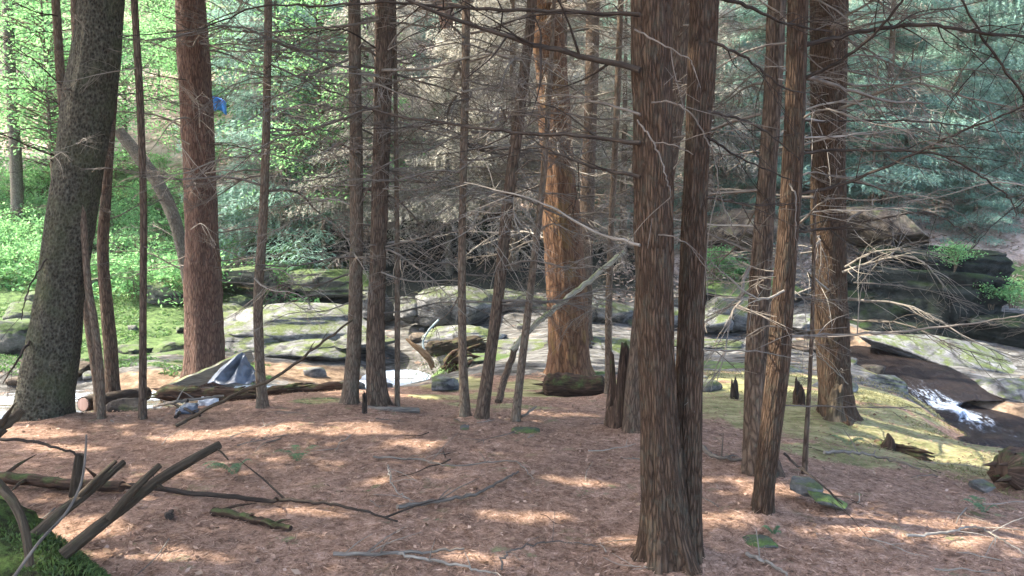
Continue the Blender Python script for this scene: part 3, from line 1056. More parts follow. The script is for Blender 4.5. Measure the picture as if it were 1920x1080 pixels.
for i, (pix, r0, r1, mat, tw) in enumerate([
    ([(1200, 268, e), (1080, 255, e + .1), (960, 248, e + .2), (840, 232, e + .3), (700, 206, e + .5), (620, 170, e + .6), (566, 150, e + .7)], .011, .003, dk, 10),
    ([(1200, 132, e), (1090, 104, e + .1), (1000, 84, e + .1), (900, 52, e + .2), (790, 12, e + .3), (700, -40, e + .4)], .015, .007, dk, 10),
    ([(1200, 332, e), (1110, 312, e + .1), (1040, 285, e + .2), (985, 255, e + .4)], .009, .003, dk, 5),
    ([(1200, 28, e), (1000, 20, e + .2), (850, 14, e + .4), (740, 6, e + .5), (600, 10, e + .7), (480, 14, e + .9), (380, 52, e + 1.1), (230, 70, e + 1.3)], .010, .003, dk, 12),
    ([(1200, 460, e), (1110, 432, e + .2), (1020, 382, e + .4), (940, 358, e + .6), (870, 342, e + .7)], .008, .003, pw, 6),
    ([(1200, 215, e), (1120, 190, e + .2), (1040, 178, e + .4), (960, 190, e + .6)], .007, .002, dw, 6),
    ([(1195, 225, e - .12), (1218, 255, e - .25), (1237, 292, e - .35), (1250, 335, e - .4), (1258, 362, e - .42), (1252, 380, e - .42)], .0042, .002, dw, 1),
    ([(1222, 192, e - .12), (1262, 192, e - .2), (1300, 218, e - .25), (1325, 262, e - .25), (1340, 300, e - .2), (1352, 370, e - .2), (1390, 470, e - .1)], .0045, .002, dw, 4),
    ([(1235, 440, e - .1), (1268, 445, e - .18), (1295, 462, e - .2), (1320, 487, e - .2)], .004, .002, dw, 1),
    ([(1190, 55, e - .1), (1240, 85, e - .2), (1290, 108, e - .3), (1300, 130, e - .3)], .0042, .002, dw, 2),
    ([(1225, 268, e - .1), (1262, 272, e - .2), (1300, 290, e - .25)], .004, .002, dw, 1),
    ([(1325, 255, e), (1370, 285, e + .2), (1440, 320, e + .4), (1520, 350, e + .6)], .007, .002, dk, 5),
    ([(1325, 370, e), (1380, 380, e + .1), (1430, 386, e + .3), (1500, 380, e + .5)], .007, .002, dk, 4),
    ([(1320, 655, e), (1380, 657, e + .2), (1440, 662, e + .3), (1500, 675, e + .4)], .0055, .002, dw, 3),
    ([(1325, 210, e), (1380, 220, e + .1), (1440, 250, e + .2), (1500, 300, e + .3)], .009, .003, dk, 5),
    ([(1330, 75, e), (1400, 110, e + .1), (1470, 165, e + .3), (1540, 180, e + .5)], .008, .002, dk, 5),
    ([(1330, -10, e), (1400, 10, e + .1), (1460, 40, e + .2), (1560, 60, e + .4)], .011, .004, dk, 5),
]):
    traced(twin, pix, r0, r1, mat, tw, i)

# the pair right of it: a fluted rear trunk and a leaning front stem
tree('right_rear', 'fluted_tree', 'fluted trunk standing close behind a leaning front stem, right of the twin tree',
     [(1426, 897, 66), (1419, 760, 46), (1421, 600, 38), (1434, 400, 33), (1448, 200, 31), (1456, 0, 31)], 'bark_brown', 40, .09, .3, .12, nb=20, blo=1.3, bhi=4, bl=(.5, 1.4), crown=(2.6, 5.5, 11, 4000))
tree('right_front', 'leaning_tree', 'stem leaning right with its foot on a sunlit pink patch of needles',
     [(1428, 968, 37), (1440, 850, 39), (1458, 700, 40), (1470, 540, 39), (1481, 400, 39), (1490, 220, 37), (1496, 0, 37)], 'bark_double', 32, .05, .22, .08, nb=20, blo=1.1, bhi=3.8,
     crown=(2.4, 5.2, 11, 3800), bl=(.4, .9))
rt = TREES['right_front'][0]
e = rt.location.y
for i, (pix, r0, r1, mat, tw) in enumerate([
    ([(1495, 90, e), (1560, 72, e), (1640, 55, e), (1740, 47, e - .1), (1830, 60, e - .2), (1960, 72, e - .3)], .014, .007, dk, 8),
    ([(1500, 150, e), (1580, 112, e - .1), (1640, 62, e - .2), (1690, 2, e - .3), (1740, -60, e - .4)], .010, .005, dk, 4),
    ([(1500, 140, e), (1560, 158, e + .1), (1640, 184, e + .2), (1700, 192, e + .3), (1742, 194, e + .3)], .013, .005, dw, 5),
    ([(1490, 290, e), (1560, 282, e), (1650, 282, e - .1), (1740, 287, e - .2), (1800, 305, e - .2), (1860, 345, e - .2), (1895, 375, e - .2), (1905, 405, e - .2)], .009, .003, dk, 7),
    ([(1490, 365, e), (1570, 348, e), (1640, 322, e - .1), (1720, 285, e - .2), (1800, 248, e - .3), (1880, 215, e - .4), (1960, 185, e - .5)], .010, .004, dk, 8),
    ([(1480, 435, e), (1570, 426, e), (1650, 410, e - .1), (1730, 398, e - .1), (1790, 422, e - .1), (1830, 448, e - .1)], .008, .002, dk, 6),
    ([(1490, 228, e), (1600, 226, e), (1740, 228, e - .1), (1850, 244, e - .2), (1950, 250, e - .3)], .006, .002, dk, 7),
    ([(1475, 630, e), (1560, 628, e), (1660, 624, e - .1), (1780, 612, e - .2), (1880, 598, e - .3), (1960, 580, e - .4)], .009, .003, dw, 5),
    ([(1470, 760, e), (1560, 762, e), (1650, 764, e - .1), (1760, 766, e - .1)], .005, .0018, dw, 3),
    ([(1470, 545, e - .1), (1420, 560, e - .2), (1360, 515, e - .3), (1320, 480, e - .3)], .007, .002, pw, 3),
    ([(1480, 345, e - .1), (1490, 370, e - .3), (1492, 420, e - .35), (1494, 470, e - .35)], .005, .0015, dw, 2),
    ([(1470, 850, e), (1490, 870, e - .05), (1530, 900, e - .1), (1580, 945, e - .05)], .008, .004, dk, 2),
]):
    traced(rt, pix, r0, r1, mat, tw, 60 + i)
# limbs that hang into the picture from the dark reddish tree
rt = TREES['big_right'][0]
e = rt.location.y
for i, (pix, r0, r1, mat, tw) in enumerate([
    ([(1570, 330, e - .2), (1640, 350, e - .5), (1710, 375, e - .7), (1790, 395, e - .9), (1830, 430, e - 1)], .010, .003, dw, 8),
    ([(1580, 510, e - .2), (1640, 490, e - .4), (1700, 480, e - .6), (1740, 500, e - .7), (1770, 540, e - .7)], .013, .004, pw, 16),
    ([(1585, 500, e - .2), (1620, 480, e - .4), (1650, 470, e - .5), (1700, 470, e - .6)], .011, .004, pw, 18),
    ([(1600, 530, e - .2), (1680, 535, e - .3), (1760, 550, e - .4), (1830, 570, e - .5)], .007, .002, dw, 10),
    ([(1580, 250, e - .2), (1650, 270, e - .3), (1740, 290, e - .4), (1850, 330, e - .6), (1940, 350, e - .7)], .009, .003, dw, 12),
    ([(1580, 130, e - .2), (1680, 150, e - .3), (1800, 130, e - .4), (1940, 160, e - .7)], .010, .003, dw, 12),
    ([(1590, 720, e - .2), (1560, 690, e - .4), (1525, 660, e - .6)], .006, .003, pw, 3),
]):
    traced(rt, pix, r0, r1, mat, tw, 90 + i)
# a bare limb entering from the upper right, on a tree that stands outside the frame
tree('frame_right', 'slender_tree', 'bare tree at the right edge whose forked limb reaches into the picture',
     [(2010, 930, 40), (2010, 700, 36), (2005, 400, 34), (2000, 0, 32)], 'bark_brown', 16, .04, .3, .1, nb=6, crown=(2.6, 5.2, 11, 3200))
rt = TREES['frame_right'][0]; e = rt.location.y
for i, (pix, r0, r1, mat, tw) in enumerate([
    ([(2005, 280, e), (1920, 178, e - .1), (1862, 98, e - .2), (1830, 50, e - .3), (1800, -10, e - .4)], .010, .006, dk, 4),
    ([(1862, 98, e - .2), (1800, 165, e - .3), (1770, 212, e - .4)], .005, .002, dk, 2),
    ([(2000, 300, e), (1920, 375, e - .1), (1860, 425, e - .2), (1820, 470, e - .3)], .006, .002, dk, 5),
]):
    traced(rt, pix, r0, r1, mat, tw, 120 + i)
for key, lst in {
    'pair_r': [([(712, 95, 0), (640, 55, -.1), (560, 75, -.2), (500, 130, -.3)], .008, .002, dk, 8), ([(715, 95, 0), (790, 60, -.1), (880, 45, -.2), (960, 110, -.3)], .006, .002, dw, 8),
               ([(708, 465, 0), (790, 445, -.2), (860, 410, -.4), (910, 395, -.5)], .009, .003, dw, 8), ([(716, 100, 0), (770, 75, -.2), (830, 90, -.3)], .007, .003, pw, 5)],
    'pair_l': [([(664, 340, 0), (610, 270, -.1), (550, 210, -.2), (520, 140, -.3)], .006, .002, pw, 8), ([(664, 470, 0), (620, 415, -.1), (560, 410, -.2), (510, 440, -.3)], .006, .002, pw, 8),
               ([(668, 400, 0), (700, 330, -.2), (720, 270, -.2), (690, 220, -.2)], .006, .002, dw, 4)],
    'thin_870': [([(868, 120, 0), (940, 95, -.1), (1010, 55, -.2), (1060, 20, -.3)], .010, .003, dw, 6), ([(866, 400, 0), (900, 430, -.2), (940, 470, -.3), (970, 520, -.4)], .006, .002, pw, 6),
                 ([(867, 255, 0), (800, 230, -.2), (740, 240, -.3), (680, 220, -.4)], .006, .002, dw, 9)],
    'slant_900': [([(960, 330, 0), (1000, 300, -.2), (1060, 310, -.3), (1120, 350, -.3)], .007, .002, dw, 6), ([(955, 370, 0), (900, 350, -.2), (840, 390, -.3), (760, 430, -.3)], .007, .002, dw, 8)],
    'orange': [([(1040, 240, -.2), (980, 280, -.6), (920, 270, -1), (850, 320, -1.2)], .011, .003, pw, 10), ([(1060, 310, -.2), (1120, 330, -.5), (1180, 300, -.8)], .010, .003, pw, 8)],
    'red_left': [([(385, 325, -.3), (440, 320, -.6), (500, 350, -.9)], .011, .004, dw, 8), ([(355, 270, -.3), (330, 260, -.6), (360, 300, -.8), (395, 340, -.9)], .009, .003, pw, 4),
                 ([(358, 430, -.4), (380, 420, -.6), (405, 460, -.7)], .008, .003, pw, 3), ([(362, 60, -.2), (420, 30, -.4), (500, 10, -.6)], .012, .004, dk, 6),
                 ([(350, 150, -.3), (290, 140, -.4), (240, 120, -.5)], .010, .004, dk, 5)],
    'thin_c': [([(115, 160, -.1), (60, 110, -.2), (0, 70, -.3)], .009, .003, dk, 6), ([(118, 200, -.1), (60, 160, -.2), (-10, 80, -.3)], .007, .002, dk, 6), ([(122, 300, -.1), (70, 280, -.3), (-5, 248, -.5)], .012, .005, dk, 6),
               ([(120, 330, -.1), (95, 300, -.3), (75, 300, -.4)], .010, .003, dk, 2), ([(108, 30, -.1), (60, 20, -.2), (0, -10, -.3)], .008, .003, dk, 5), ([(116, 60, 0), (60, 60, -.1), (0, 75, -.2)], .006, .002, dk, 6)],
    'mottled': [([(88, 485, -.2), (62, 525, -.3), (45, 570, -.35), (40, 600, -.35)], .008, .003, dk, 2), ([(55, 640, -.2), (30, 680, -.4), (5, 720, -.5)], .012, .004, dk, 3)],
    'thin_500': [([(498, 190, 0), (560, 160, -.1), (620, 120, -.2)], .007, .002, dw, 7), ([(497, 290, 0), (450, 275, -.1), (400, 270, -.2)], .006, .002, dk, 5)],
}.items():
    root = TREES[key][0]; e = root.location.y
    for i, (pix, r0, r1, mat, tw) in enumerate(lst):
        traced(root, [(a, b, e + c) for a, b, c in pix], r0, r1, mat, tw, hash_i := (len(key) * 10 + i))


# ------------------------------------------------------------------ rocks
def rock(name, label, loc, size, mat, seed=0, rz=0.0, tilt=(0, 0), cuts=11, rough=.14, sub=5, group=None, flat=.25, cat='rock'):
    import bmesh
    bm = bmesh.new()
    bmesh.ops.create_icosphere(bm, subdivisions=sub, radius=1)
    rg = np.random.default_rng(seed)
    V = np.array([v.co[:] for v in bm.verts])
    # rectangular-ish body, then plane cuts for the broken faces
    V = np.sign(V) * np.abs(V) ** .62
    for _ in range(cuts):
        nrm = rg.normal(0, 1, 3); nrm /= np.linalg.norm(nrm)
        off = rg.uniform(.62, .92)
        dd = V @ nrm - off
        V = V - np.outer(np.maximum(dd, 0), nrm) * .92
    nz = fbm(V[:, 0] * 1.6 + seed, V[:, 1] * 1.6, V[:, 2] * 1.6, 4)
    nz2 = fbm(V[:, 0] * 5 + seed, V[:, 1] * 5, V[:, 2] * 9, 3)
    nz3 = fbm(V[:, 0] * 11 + seed, V[:, 1] * 11, V[:, 2] * 16, 2)
    V = V * (1 + rough * nz + rough * .45 * nz2 + rough * .16 * nz3)[:, None]
    if name in ('rock_ledge', 'flat_rock'):
        st = vnoise(V[:, 2] * 5.5 + seed, V[:, 0] * .35, V[:, 1] * .35)
        st2 = np.round(V[:, 2] * 3 + .6 * fbm(V[:, 0] * 1.5, V[:, 1] * 1.5 + seed, o=2)) * .04
        V[:, :2] *= (1 + .10 * st - st2)[:, None]
    V = V * np.array(size)
    for v, c in zip(bm.verts, V):
        v.co = c
    me = bpy.data.meshes.new(name)
    bm.to_mesh(me); bm.free()
    for p in me.polygons: p.use_smooth = True
    me.materials.append(M[mat])
    o = bpy.data.objects.new(name, me)
    COL.objects.link(o)
    o.location = loc
    o.rotation_euler = (tilt[0], tilt[1], rz)
    return tag(o, label, cat, group)


def rock_px(px, py, d, w, h, dep, mat, label, seed=0, **kw):
    """px, py = middle of the visible face; w, h in pixels, dep in metres"""
    c = at(px, py, d)
    return rock(kw.pop('name', 'boulder'), label, c, (w / 2 * d / F, dep / 2, h / 2 * d / F), mat, seed, **kw)


# the near bank
rock_px(243, 775, 6.9, 74, 62, .5, 'rock_brown', 'brown-grey rock at the left bank edge beside the slender stems', 3)
rock_px(1507, 915, 4.35, 62, 34, .24, 'rock_grey', 'pale rounded stone at the foot of the black sapling', 5, rough=.08)
rock_px(1556, 938, 4.2, 78, 22, .2, 'rock_moss', 'low mossy green stone touching a pale stone', 6, tilt=(0, .35))
rock_px(1412, 1022, 3.72, 86, 26, .16, 'rock_moss', 'flat mossy stone lying on needles right of the twin tree', 7, name='mossy_stone')
rock_px(880, 808, 5.8, 40, 14, .2, 'rock_pale', 'small flat grey stone below the slender straight stem', 8, tilt=(.0, .25), name='flat_stone')
rock_px(985, 812, 5.75, 56, 18, .2, 'rock_moss', 'low moss-covered stone at the foot of the thin pale stem', 9, name='mossy_stone')
rock_px(1841, 912, 5.0, 36, 20, .16, 'rock_grey', 'small bluish stone in front of the rotten log on the right', 10, name='small_stone')
rock_px(1245, 955, 5.2, 60, 14, .2, 'rock_grey', 'flat grey stone half buried behind the twin tree', 12, name='flat_stone')
# stream bed and far bank
rock_px(545, 604, 15.4, 330, 60, 3.0, 'rock_pale', 'broad pale sunlit rock slab sloping into the stream at left', 21, name='flat_rock', tilt=(.12, .1), rough=.08, sub=5)
rock_px(575, 655, 14.0, 190, 28, 1.6, 'rock_pale', 'smooth rounded pale slab at the water line below the broad slab', 22, name='flat_rock', rough=.06)
rock_px(470, 642, 14.4, 170, 44, 1.8, 'rock_pale', 'pale slab between the reddish trunk and the crooked stem', 23, name='flat_rock', rough=.07)
rock_px(290, 688, 11.9, 150, 34, .9, 'rock_pale', 'long low bluish slab at the stream edge under the green bank', 24, name='flat_rock', rough=.06)
rock_px(862, 576, 15.6, 170, 78, 1.8, 'rock_grey', 'large blocky grey boulder above the little pool', 25, rough=.08, sub=5)
rock_px(773, 582, 15.3, 66, 52, .8, 'rock_grey', 'rounded bluish boulder wedged left of the large blocky boulder', 26)
rock_px(870, 632, 13.8, 190, 44, 1.4, 'rock_pale', 'pale flat slab beside the pool, under the large blocky boulder', 27, name='flat_rock', rough=.07)
rock_px(1000, 655, 12.8, 220, 40, 1.5, 'rock_pale', 'sunlit flat slab seen to the left of the orange trunk foot', 28, name='flat_rock', rough=.06)
rock_px(1140, 655, 12.6, 150, 60, 1.4, 'rock_pale', 'sunlit flat slab seen to the right of the orange trunk foot', 29, name='flat_rock', rough=.06)
rock_px(960, 572, 16.4, 220, 56, 1.8, 'rock_grey', 'grey boulder behind the slanting stems, right of the large blocky boulder', 30, sub=5)
rock_px(1120, 590, 15.5, 190, 70, 1.6, 'rock_grey', 'dark grey boulder seen past the orange trunk on its right', 31)
rock_px(1330, 605, 14.5, 110, 46, 1.0, 'rock_pale', 'pale angular boulder right of the twin tree', 32)
rock_px(1370, 588, 15.0, 140, 60, 1.2, 'rock_grey', 'grey ledge boulder behind a pale angular boulder', 33)
rock_px(1530, 606, 14.6, 110, 34, .9, 'rock_pale', 'white sunlit slab between the leaning stem and the stout dark trunk', 34, name='flat_rock')
rock_px(1770, 662, 13.4, 330, 70, 1.7, 'rock_pale', 'wide pale cracked slab above the cascade', 35, name='flat_rock', tilt=(.1, .2), rough=.06, sub=5)
rock_px(1900, 735, 11.6, 160, 50, 1.0, 'rock_pale', 'blue-grey slab on the far side of the cascade foot, at the right edge', 36, name='flat_rock', tilt=(.05, .15), rough=.06)
rock_px(1650, 722, 10.4, 96, 44, .6, 'rock_pale', 'pale mossy slab on the near side of the cascade head', 37, name='flat_rock', tilt=(.1, .15), rough=.07)
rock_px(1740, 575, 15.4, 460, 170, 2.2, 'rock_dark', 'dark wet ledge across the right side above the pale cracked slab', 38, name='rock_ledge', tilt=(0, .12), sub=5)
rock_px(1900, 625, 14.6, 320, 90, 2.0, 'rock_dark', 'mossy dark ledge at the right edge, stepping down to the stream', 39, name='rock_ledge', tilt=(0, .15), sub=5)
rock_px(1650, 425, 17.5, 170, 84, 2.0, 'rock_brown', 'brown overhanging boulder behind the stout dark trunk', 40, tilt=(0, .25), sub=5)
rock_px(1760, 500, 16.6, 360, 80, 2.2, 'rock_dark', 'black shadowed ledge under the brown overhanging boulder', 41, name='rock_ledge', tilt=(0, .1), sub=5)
rock_px(1385, 430, 18.0, 130, 80, 1.6, 'rock_brown', 'brown boulder on the far bank left of the fluted trunk', 42)
rock_px(1390, 545, 16.5, 220, 44, 1.4, 'rock_moss', 'green mossy ledge behind the fluted trunk', 43, name='rock_ledge')
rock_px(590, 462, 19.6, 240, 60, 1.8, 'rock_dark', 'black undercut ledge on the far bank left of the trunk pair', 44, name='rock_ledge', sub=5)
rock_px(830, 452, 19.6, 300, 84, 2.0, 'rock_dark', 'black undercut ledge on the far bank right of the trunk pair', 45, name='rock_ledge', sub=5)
rock_px(620, 530, 17.8, 200, 50, 1.6, 'rock_moss', 'mossy shelf under the black undercut ledge', 46, name='rock_ledge')
rock_px(705, 575, 15.9, 80, 60, 1.0, 'rock_grey', 'grey boulder between the trunk pair and the bluish boulder', 47)
rock_px(320, 545, 16.2, 110, 50, 1.2, 'rock_moss', 'mossy boulder in the greenery behind the grey bent trunk', 48)
rock_px(450, 520, 17.2, 170, 44, 1.4, 'rock_moss', 'long mossy boulder right of the big reddish trunk', 49)
rock_px(55, 590, 13.8, 90, 50, 1.0, 'rock_moss', 'mossy boulder at the far left behind the mottled trunk', 50)
rock_px(30, 640, 12.6, 110, 80, 1.0, 'rock_moss', 'pale mossy boulder at the left edge above the stream', 51)
rock_px(230, 455, 19.2, 160, 40, 1.4, 'rock_moss', 'pale ledge among leaves beyond the thin dark stem', 52, name='rock_ledge')
rock_px(1230, 600, 15, 120, 50, 1.0, 'rock_pale', 'pale boulder glimpsed between the stems of the twin tree', 53)
rock_px(140, 693, 11.2, 44, 30, .5, 'rock_brown', 'orange-brown rock by the water just right of the mottled trunk', 54)
rock_px(420, 585, 15.6, 90, 46, 1.2, 'rock_pale', 'pale mossy slab right beside the big reddish trunk', 55, name='flat_rock')
rock_px(1450, 690, 10.6, 90, 20, .7, 'rock_pale', 'flat whitish slab just behind the leaning stem', 56, name='flat_rock')
for i, (px, py, d, w, h, mt, lb) in enumerate([
        (1010, 694, 10.9, 150, 14, 'rock_grey', 'thin flat grey slab just left of the orange trunk foot'),
        (930, 672, 12.0, 120, 14, 'rock_moss', 'thin mossy slab in the stream bed behind the slanting trunk'),
        (1150, 690, 11.0, 110, 14, 'rock_grey', 'thin flat grey slab just right of the orange trunk foot'),
        (1330, 650, 13.2, 170, 20, 'rock_grey', 'low grey slab below the pale angular boulder'),
        (1350, 690, 11.0, 150, 14, 'rock_moss', 'low mossy slab between the twin tree and the fluted trunk'),
        (1520, 650, 12.8, 120, 16, 'rock_brown', 'low brown slab at the head of the cascade'),
        (690, 640, 14.0, 120, 22, 'rock_grey', 'low grey slab behind the trunk pair'),
        (330, 665, 13.0, 130, 18, 'rock_moss', 'low mossy slab at the water edge left of the big reddish trunk')]):
    rock_px(px, py, d, w, h, 1.1, mt, lb, 700 + i, name='flat_rock', rough=.09)
rng_ = random.Random(5)
for i in range(46):                                            # stones in and beside the stream
    x = rng_.uniform(-8, 9); y = rng_.uniform(8.5, 16.5)
    s = rng_.uniform(.06, .2)
    rock('stream_stone', 'small loose stone in the stream bed between the two banks', (x, y, H(x, y) + s * .2), (s * 1.3, s, s * .6),
         rng_.choice(['rock_pale', 'rock_grey', 'rock_brown']), 200 + i, rng_.uniform(0, 6), sub=3, group='loose stones of the stream bed', cat='stone')


# ------------------------------------------------------------------ water
def water_sheet(name, zc, x0, x1, y0, y1, foam_sheen_fn, n=60):
    xs_ = np.linspace(x0, x1, n); ys_ = np.linspace(y0, y1, n)
    XX, YY = np.meshgrid(xs_, ys_)
    V = np.stack([XX, YY, np.full_like(XX, zc) + .012 * fbm(XX * 2.5, YY * 5, o=3)], -1).reshape(-1, 3)
    ii = np.arange(n * n).reshape(n, n)
    q = np.stack([ii[:-1, :-1], ii[:-1, 1:], ii[1:, 1:], ii[1:, :-1]], -1).reshape(-1, 4)
    me = mesh_np(name, V, q)
    a = me.attributes.new('foam_sheen', 'FLOAT', 'POINT')
    a.data.foreach_set('value', foam_sheen_fn(XX, YY).ravel().astype(np.float32))
    o = link(name, me, M['water'])
    return tag(o, kind='structure')


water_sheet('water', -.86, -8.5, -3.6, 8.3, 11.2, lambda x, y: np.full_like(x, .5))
water_sheet('stream_water', -1.12, -3.0, -1.1, 11.2, 14.2, lambda x, y: np.full_like(x, .8))  # high value paints the sky's reflection over this pool
# cascade: a draped sheet from its head down to the pool at right
mb = MB()
pth = CASC
VV = []; UU = []; FO = []
nl = 22
tot = len(pth)
for i, p in enumerate(pth):
    t = (pth[min(i + 1, tot - 1)] - pth[max(i - 1, 0)]); t.z = 0; t.normalize()
    s = Vector((t.y, -t.x, 0))
    w = 1.05
    for j in range(nl):
        a = (j / (nl - 1) - .5) * 2
        q = p + s * a * w
        zz = p.z - .10 - .05 * abs(a) ** 2 + .05 * float(vnoise(np.array([i * .35]), np.array([j * .35]))[0]) * (1 - abs(a))
        VV.append((q.x, q.y, zz)); UU.append((a * w, i * .11))
        f = max(0, 1 - abs((i / tot) - .56) / .30) * max(0, 1 - ((a - .1) / .42) ** 2)
        FO.append(f)
ii = np.arange(tot * nl).reshape(tot, nl)
q = np.stack([ii[:-1, :-1], ii[:-1, 1:], ii[1:, 1:], ii[1:, :-1]], -1).reshape(-1, 4)
me = mesh_np('cascade', VV, q, uv=UU)
a = me.attributes.new('foam_sheen', 'FLOAT', 'POINT'); a.data.foreach_set('value', np.array(FO, dtype=np.float32))
tag(link('cascade_water', me, M['cascade']), kind='structure')


# ------------------------------------------------------------------ logs, stumps, sticks, debris
def lump_disp(seed, a=.18, b=.08):
    def f(th, v, i):
        x = np.cos(th) * 1.3; y = np.sin(th) * 1.3
        x[-1] = x[0]; y[-1] = y[0]
        return 1 + a * vnoise(x + seed, y, np.full_like(x, v * 4)) + b * vnoise(x * 3 + seed, y * 3, np.full_like(x, v * 14))
    return f


def log(name, label, A, B, r0, r1, mat, seed=0, segs=24, a=.16, b=.09, n=40, cat='log', sag=0.0, group=None):
    mb = MB()
    pts = [A.lerp(B, t) + Vector((0, 0, -sag * math.sin(math.pi * t))) for t in np.linspace(0, 1, n)]
    prof = np.interp(np.linspace(0, 1, n), [0, .03, .08, .92, .97, 1], [.35, .75, 1, 1, .75, .3])
    mb.tube(pts, np.linspace(r0, r1, n) * prof, segs, lump_disp(seed, a, b))
    rg_ = random.Random(seed)
    ax_ = (B - A).normalized()
    for end, sg in ((A, -1), (B, 1)):
        for k in range(7):
            off = Vector((rg_.uniform(-1, 1), rg_.uniform(-1, 1), rg_.uniform(-1, 1))) * r0 * .55
            p0 = end + off - ax_ * sg * .06
            mb.tube([p0, p0 + ax_ * sg * rg_.uniform(.05, .16) + off * .15], [r0 * rg_.uniform(.12, .3), .002], 5, caps=False)
    for k in range(12):                                       # loose strips and slabs of rotten bark
        t_ = rg_.uniform(.08, .9); a_ = rg_.uniform(.2, 2.9)
        d_ = Vector((0, -math.cos(a_), math.sin(a_)))
        p0 = A.lerp(B, t_) + d_ * (r0 + (r1 - r0) * t_) * .98
        l_ = rg_.uniform(.08, .25)
        mb.tube([p0, p0 + ax_ * l_ * .5 + d_ * .012, p0 + ax_ * l_ + d_ * rg_.uniform(0, .03)], [r0 * .12, r0 * .2, r0 * .06], 5, caps=False)
    return single(name, mb, M[mat], A, label, cat, group)


# mossy fallen trunk in the near left corner
A = Vector((-3.2, 3.75, .16)); B = Vector((-1.55, 2.72, .0))
ml = empty('mossy_log', A, 'moss-covered fallen trunk in the near left corner with broken branch stubs', 'log')
mb = MB()
pts = [A.lerp(B, t) for t in np.linspace(0, 1, 50)]
mb.tube(pts, np.interp(np.linspace(0, 1, 50), [0, .6, .9, 1], [.25, .22, .17, .09]), 32, lump_disp(3, .22, .12))
t = NT('bright_moss')
o = t.coord('Object')
h = t.noise(t.map(o, 34), 1, 6, .75)
col = t.ramp(t.math('ADD', t.math('MULTIPLY', h, .6), t.math('MULTIPLY', t.noise(t.map(o, 5), 1, 4), .4)),
             [(.42, (.020, .016, .009)), (.50, (.030, .042, .012)), (.60, (.065, .10, .024)), (.72, (.12, .17, .042))])
M['moss'] = t.fin(col, .95, h, 1.0, .03, .1)
mb.build('log_body', M['moss'], ml)
n = 9000
tt = RNG.uniform(0, 1, n); th = RNG.uniform(.1, math.pi - .1, n)
ax = np.array(B - A); axn = ax / np.linalg.norm(ax)
sd_ = np.cross(axn, [0, 0, 1]); sd_ /= np.linalg.norm(sd_); up_ = np.cross(sd_, axn)
rr = np.interp(tt, [0, .6, .9, 1], [.25, .22, .17, .09]) * 1.03
C = np.outer(tt, ax) + np.outer(rr * np.cos(th), [1, 1, 1]) * sd_ + np.outer(rr * np.sin(th), [1, 1, 1]) * up_
kp = fbm((C[:, 0]) * 4, C[:, 1] * 4, C[:, 2] * 4) > .05
C = C[kp]; th = th[kp]; n = len(C)
Dn = np.outer(np.cos(th), sd_) + np.outer(np.sin(th), up_) + RNG.normal(0, .5, (n, 3))
link('moss', leaves_mesh('moss', C, Dn, RNG.normal(0, 1, (n, 3)), RNG.uniform(.015, .04, n), .008), M['moss_tuft'], ml)['kind'] = 'stuff'


def stub(pix, w0, w1, mat='stub_wood', extra=None, seed=0, jag=True, name='branch_stub'):
    mb = MB()
    P = catmull([at(*q) for q in pix], 8)
    dm = pix[0][2]
    mb.tube(P, np.linspace(w0 * .40 * dm / F, w1 * .40 * dm / F, len(P)), 14, lump_disp(seed, .14, .10))
    for ex in extra or []:
        P2 = catmull([at(*q) for q in ex[0]], 6)
        mb.tube(P2, np.linspace(ex[1] / 2 * dm / F, ex[2] / 2 * dm / F, len(P2)), 9, lump_disp(seed + 9, .12, .1))
    return mb.build(name, M[mat], ml)


stub([(118, 1040, 2.95), (200, 975, 3.05), (290, 905, 3.2), (360, 862, 3.3), (412, 834, 3.4)], 32, 24, extra=[
    ([(205, 972, 3.04), (250, 920, 3.06), (300, 872, 3.1)], 18, 12), ([(395, 838, 3.38), (412, 845, 3.36), (428, 862, 3.34)], 6, 3), ([(285, 905, 3.2), (310, 916, 3.18)], 12, 4)], seed=1)
stub([(62, 1008, 3.1), (110, 965, 3.2), (150, 935, 3.3), (195, 898, 3.4), (232, 866, 3.5)], 34, 16, extra=[([(150, 930, 3.3), (185, 895, 3.32), (218, 864, 3.36)], 14, 8)], seed=2)
stub([(56, 1060, 2.8), (46, 990, 2.82), (28, 945, 2.86), (-5, 905, 2.9)], 20, 22, 'stub_wood', seed=3)
stub([(20, 1090, 2.6), (75, 1015, 2.7), (125, 960, 2.9), (152, 905, 3.0), (160, 850, 3.1), (162, 815, 3.15)], 8, 5, 'dead_wood', seed=4)
# small stub standing behind, with the stick that rests on it
mb = MB(); P = catmull([at(142, 930, 4.0), at(146, 890, 4.0), at(150, 852, 4.0)], 6)
mb.tube(P, np.linspace(.033, .024, len(P)), 12, lump_disp(5)); single('snag', mb, M['stub_wood'], P[0], 'short broken upright snag behind the mossy trunk, a stick resting on its top', 'snag')


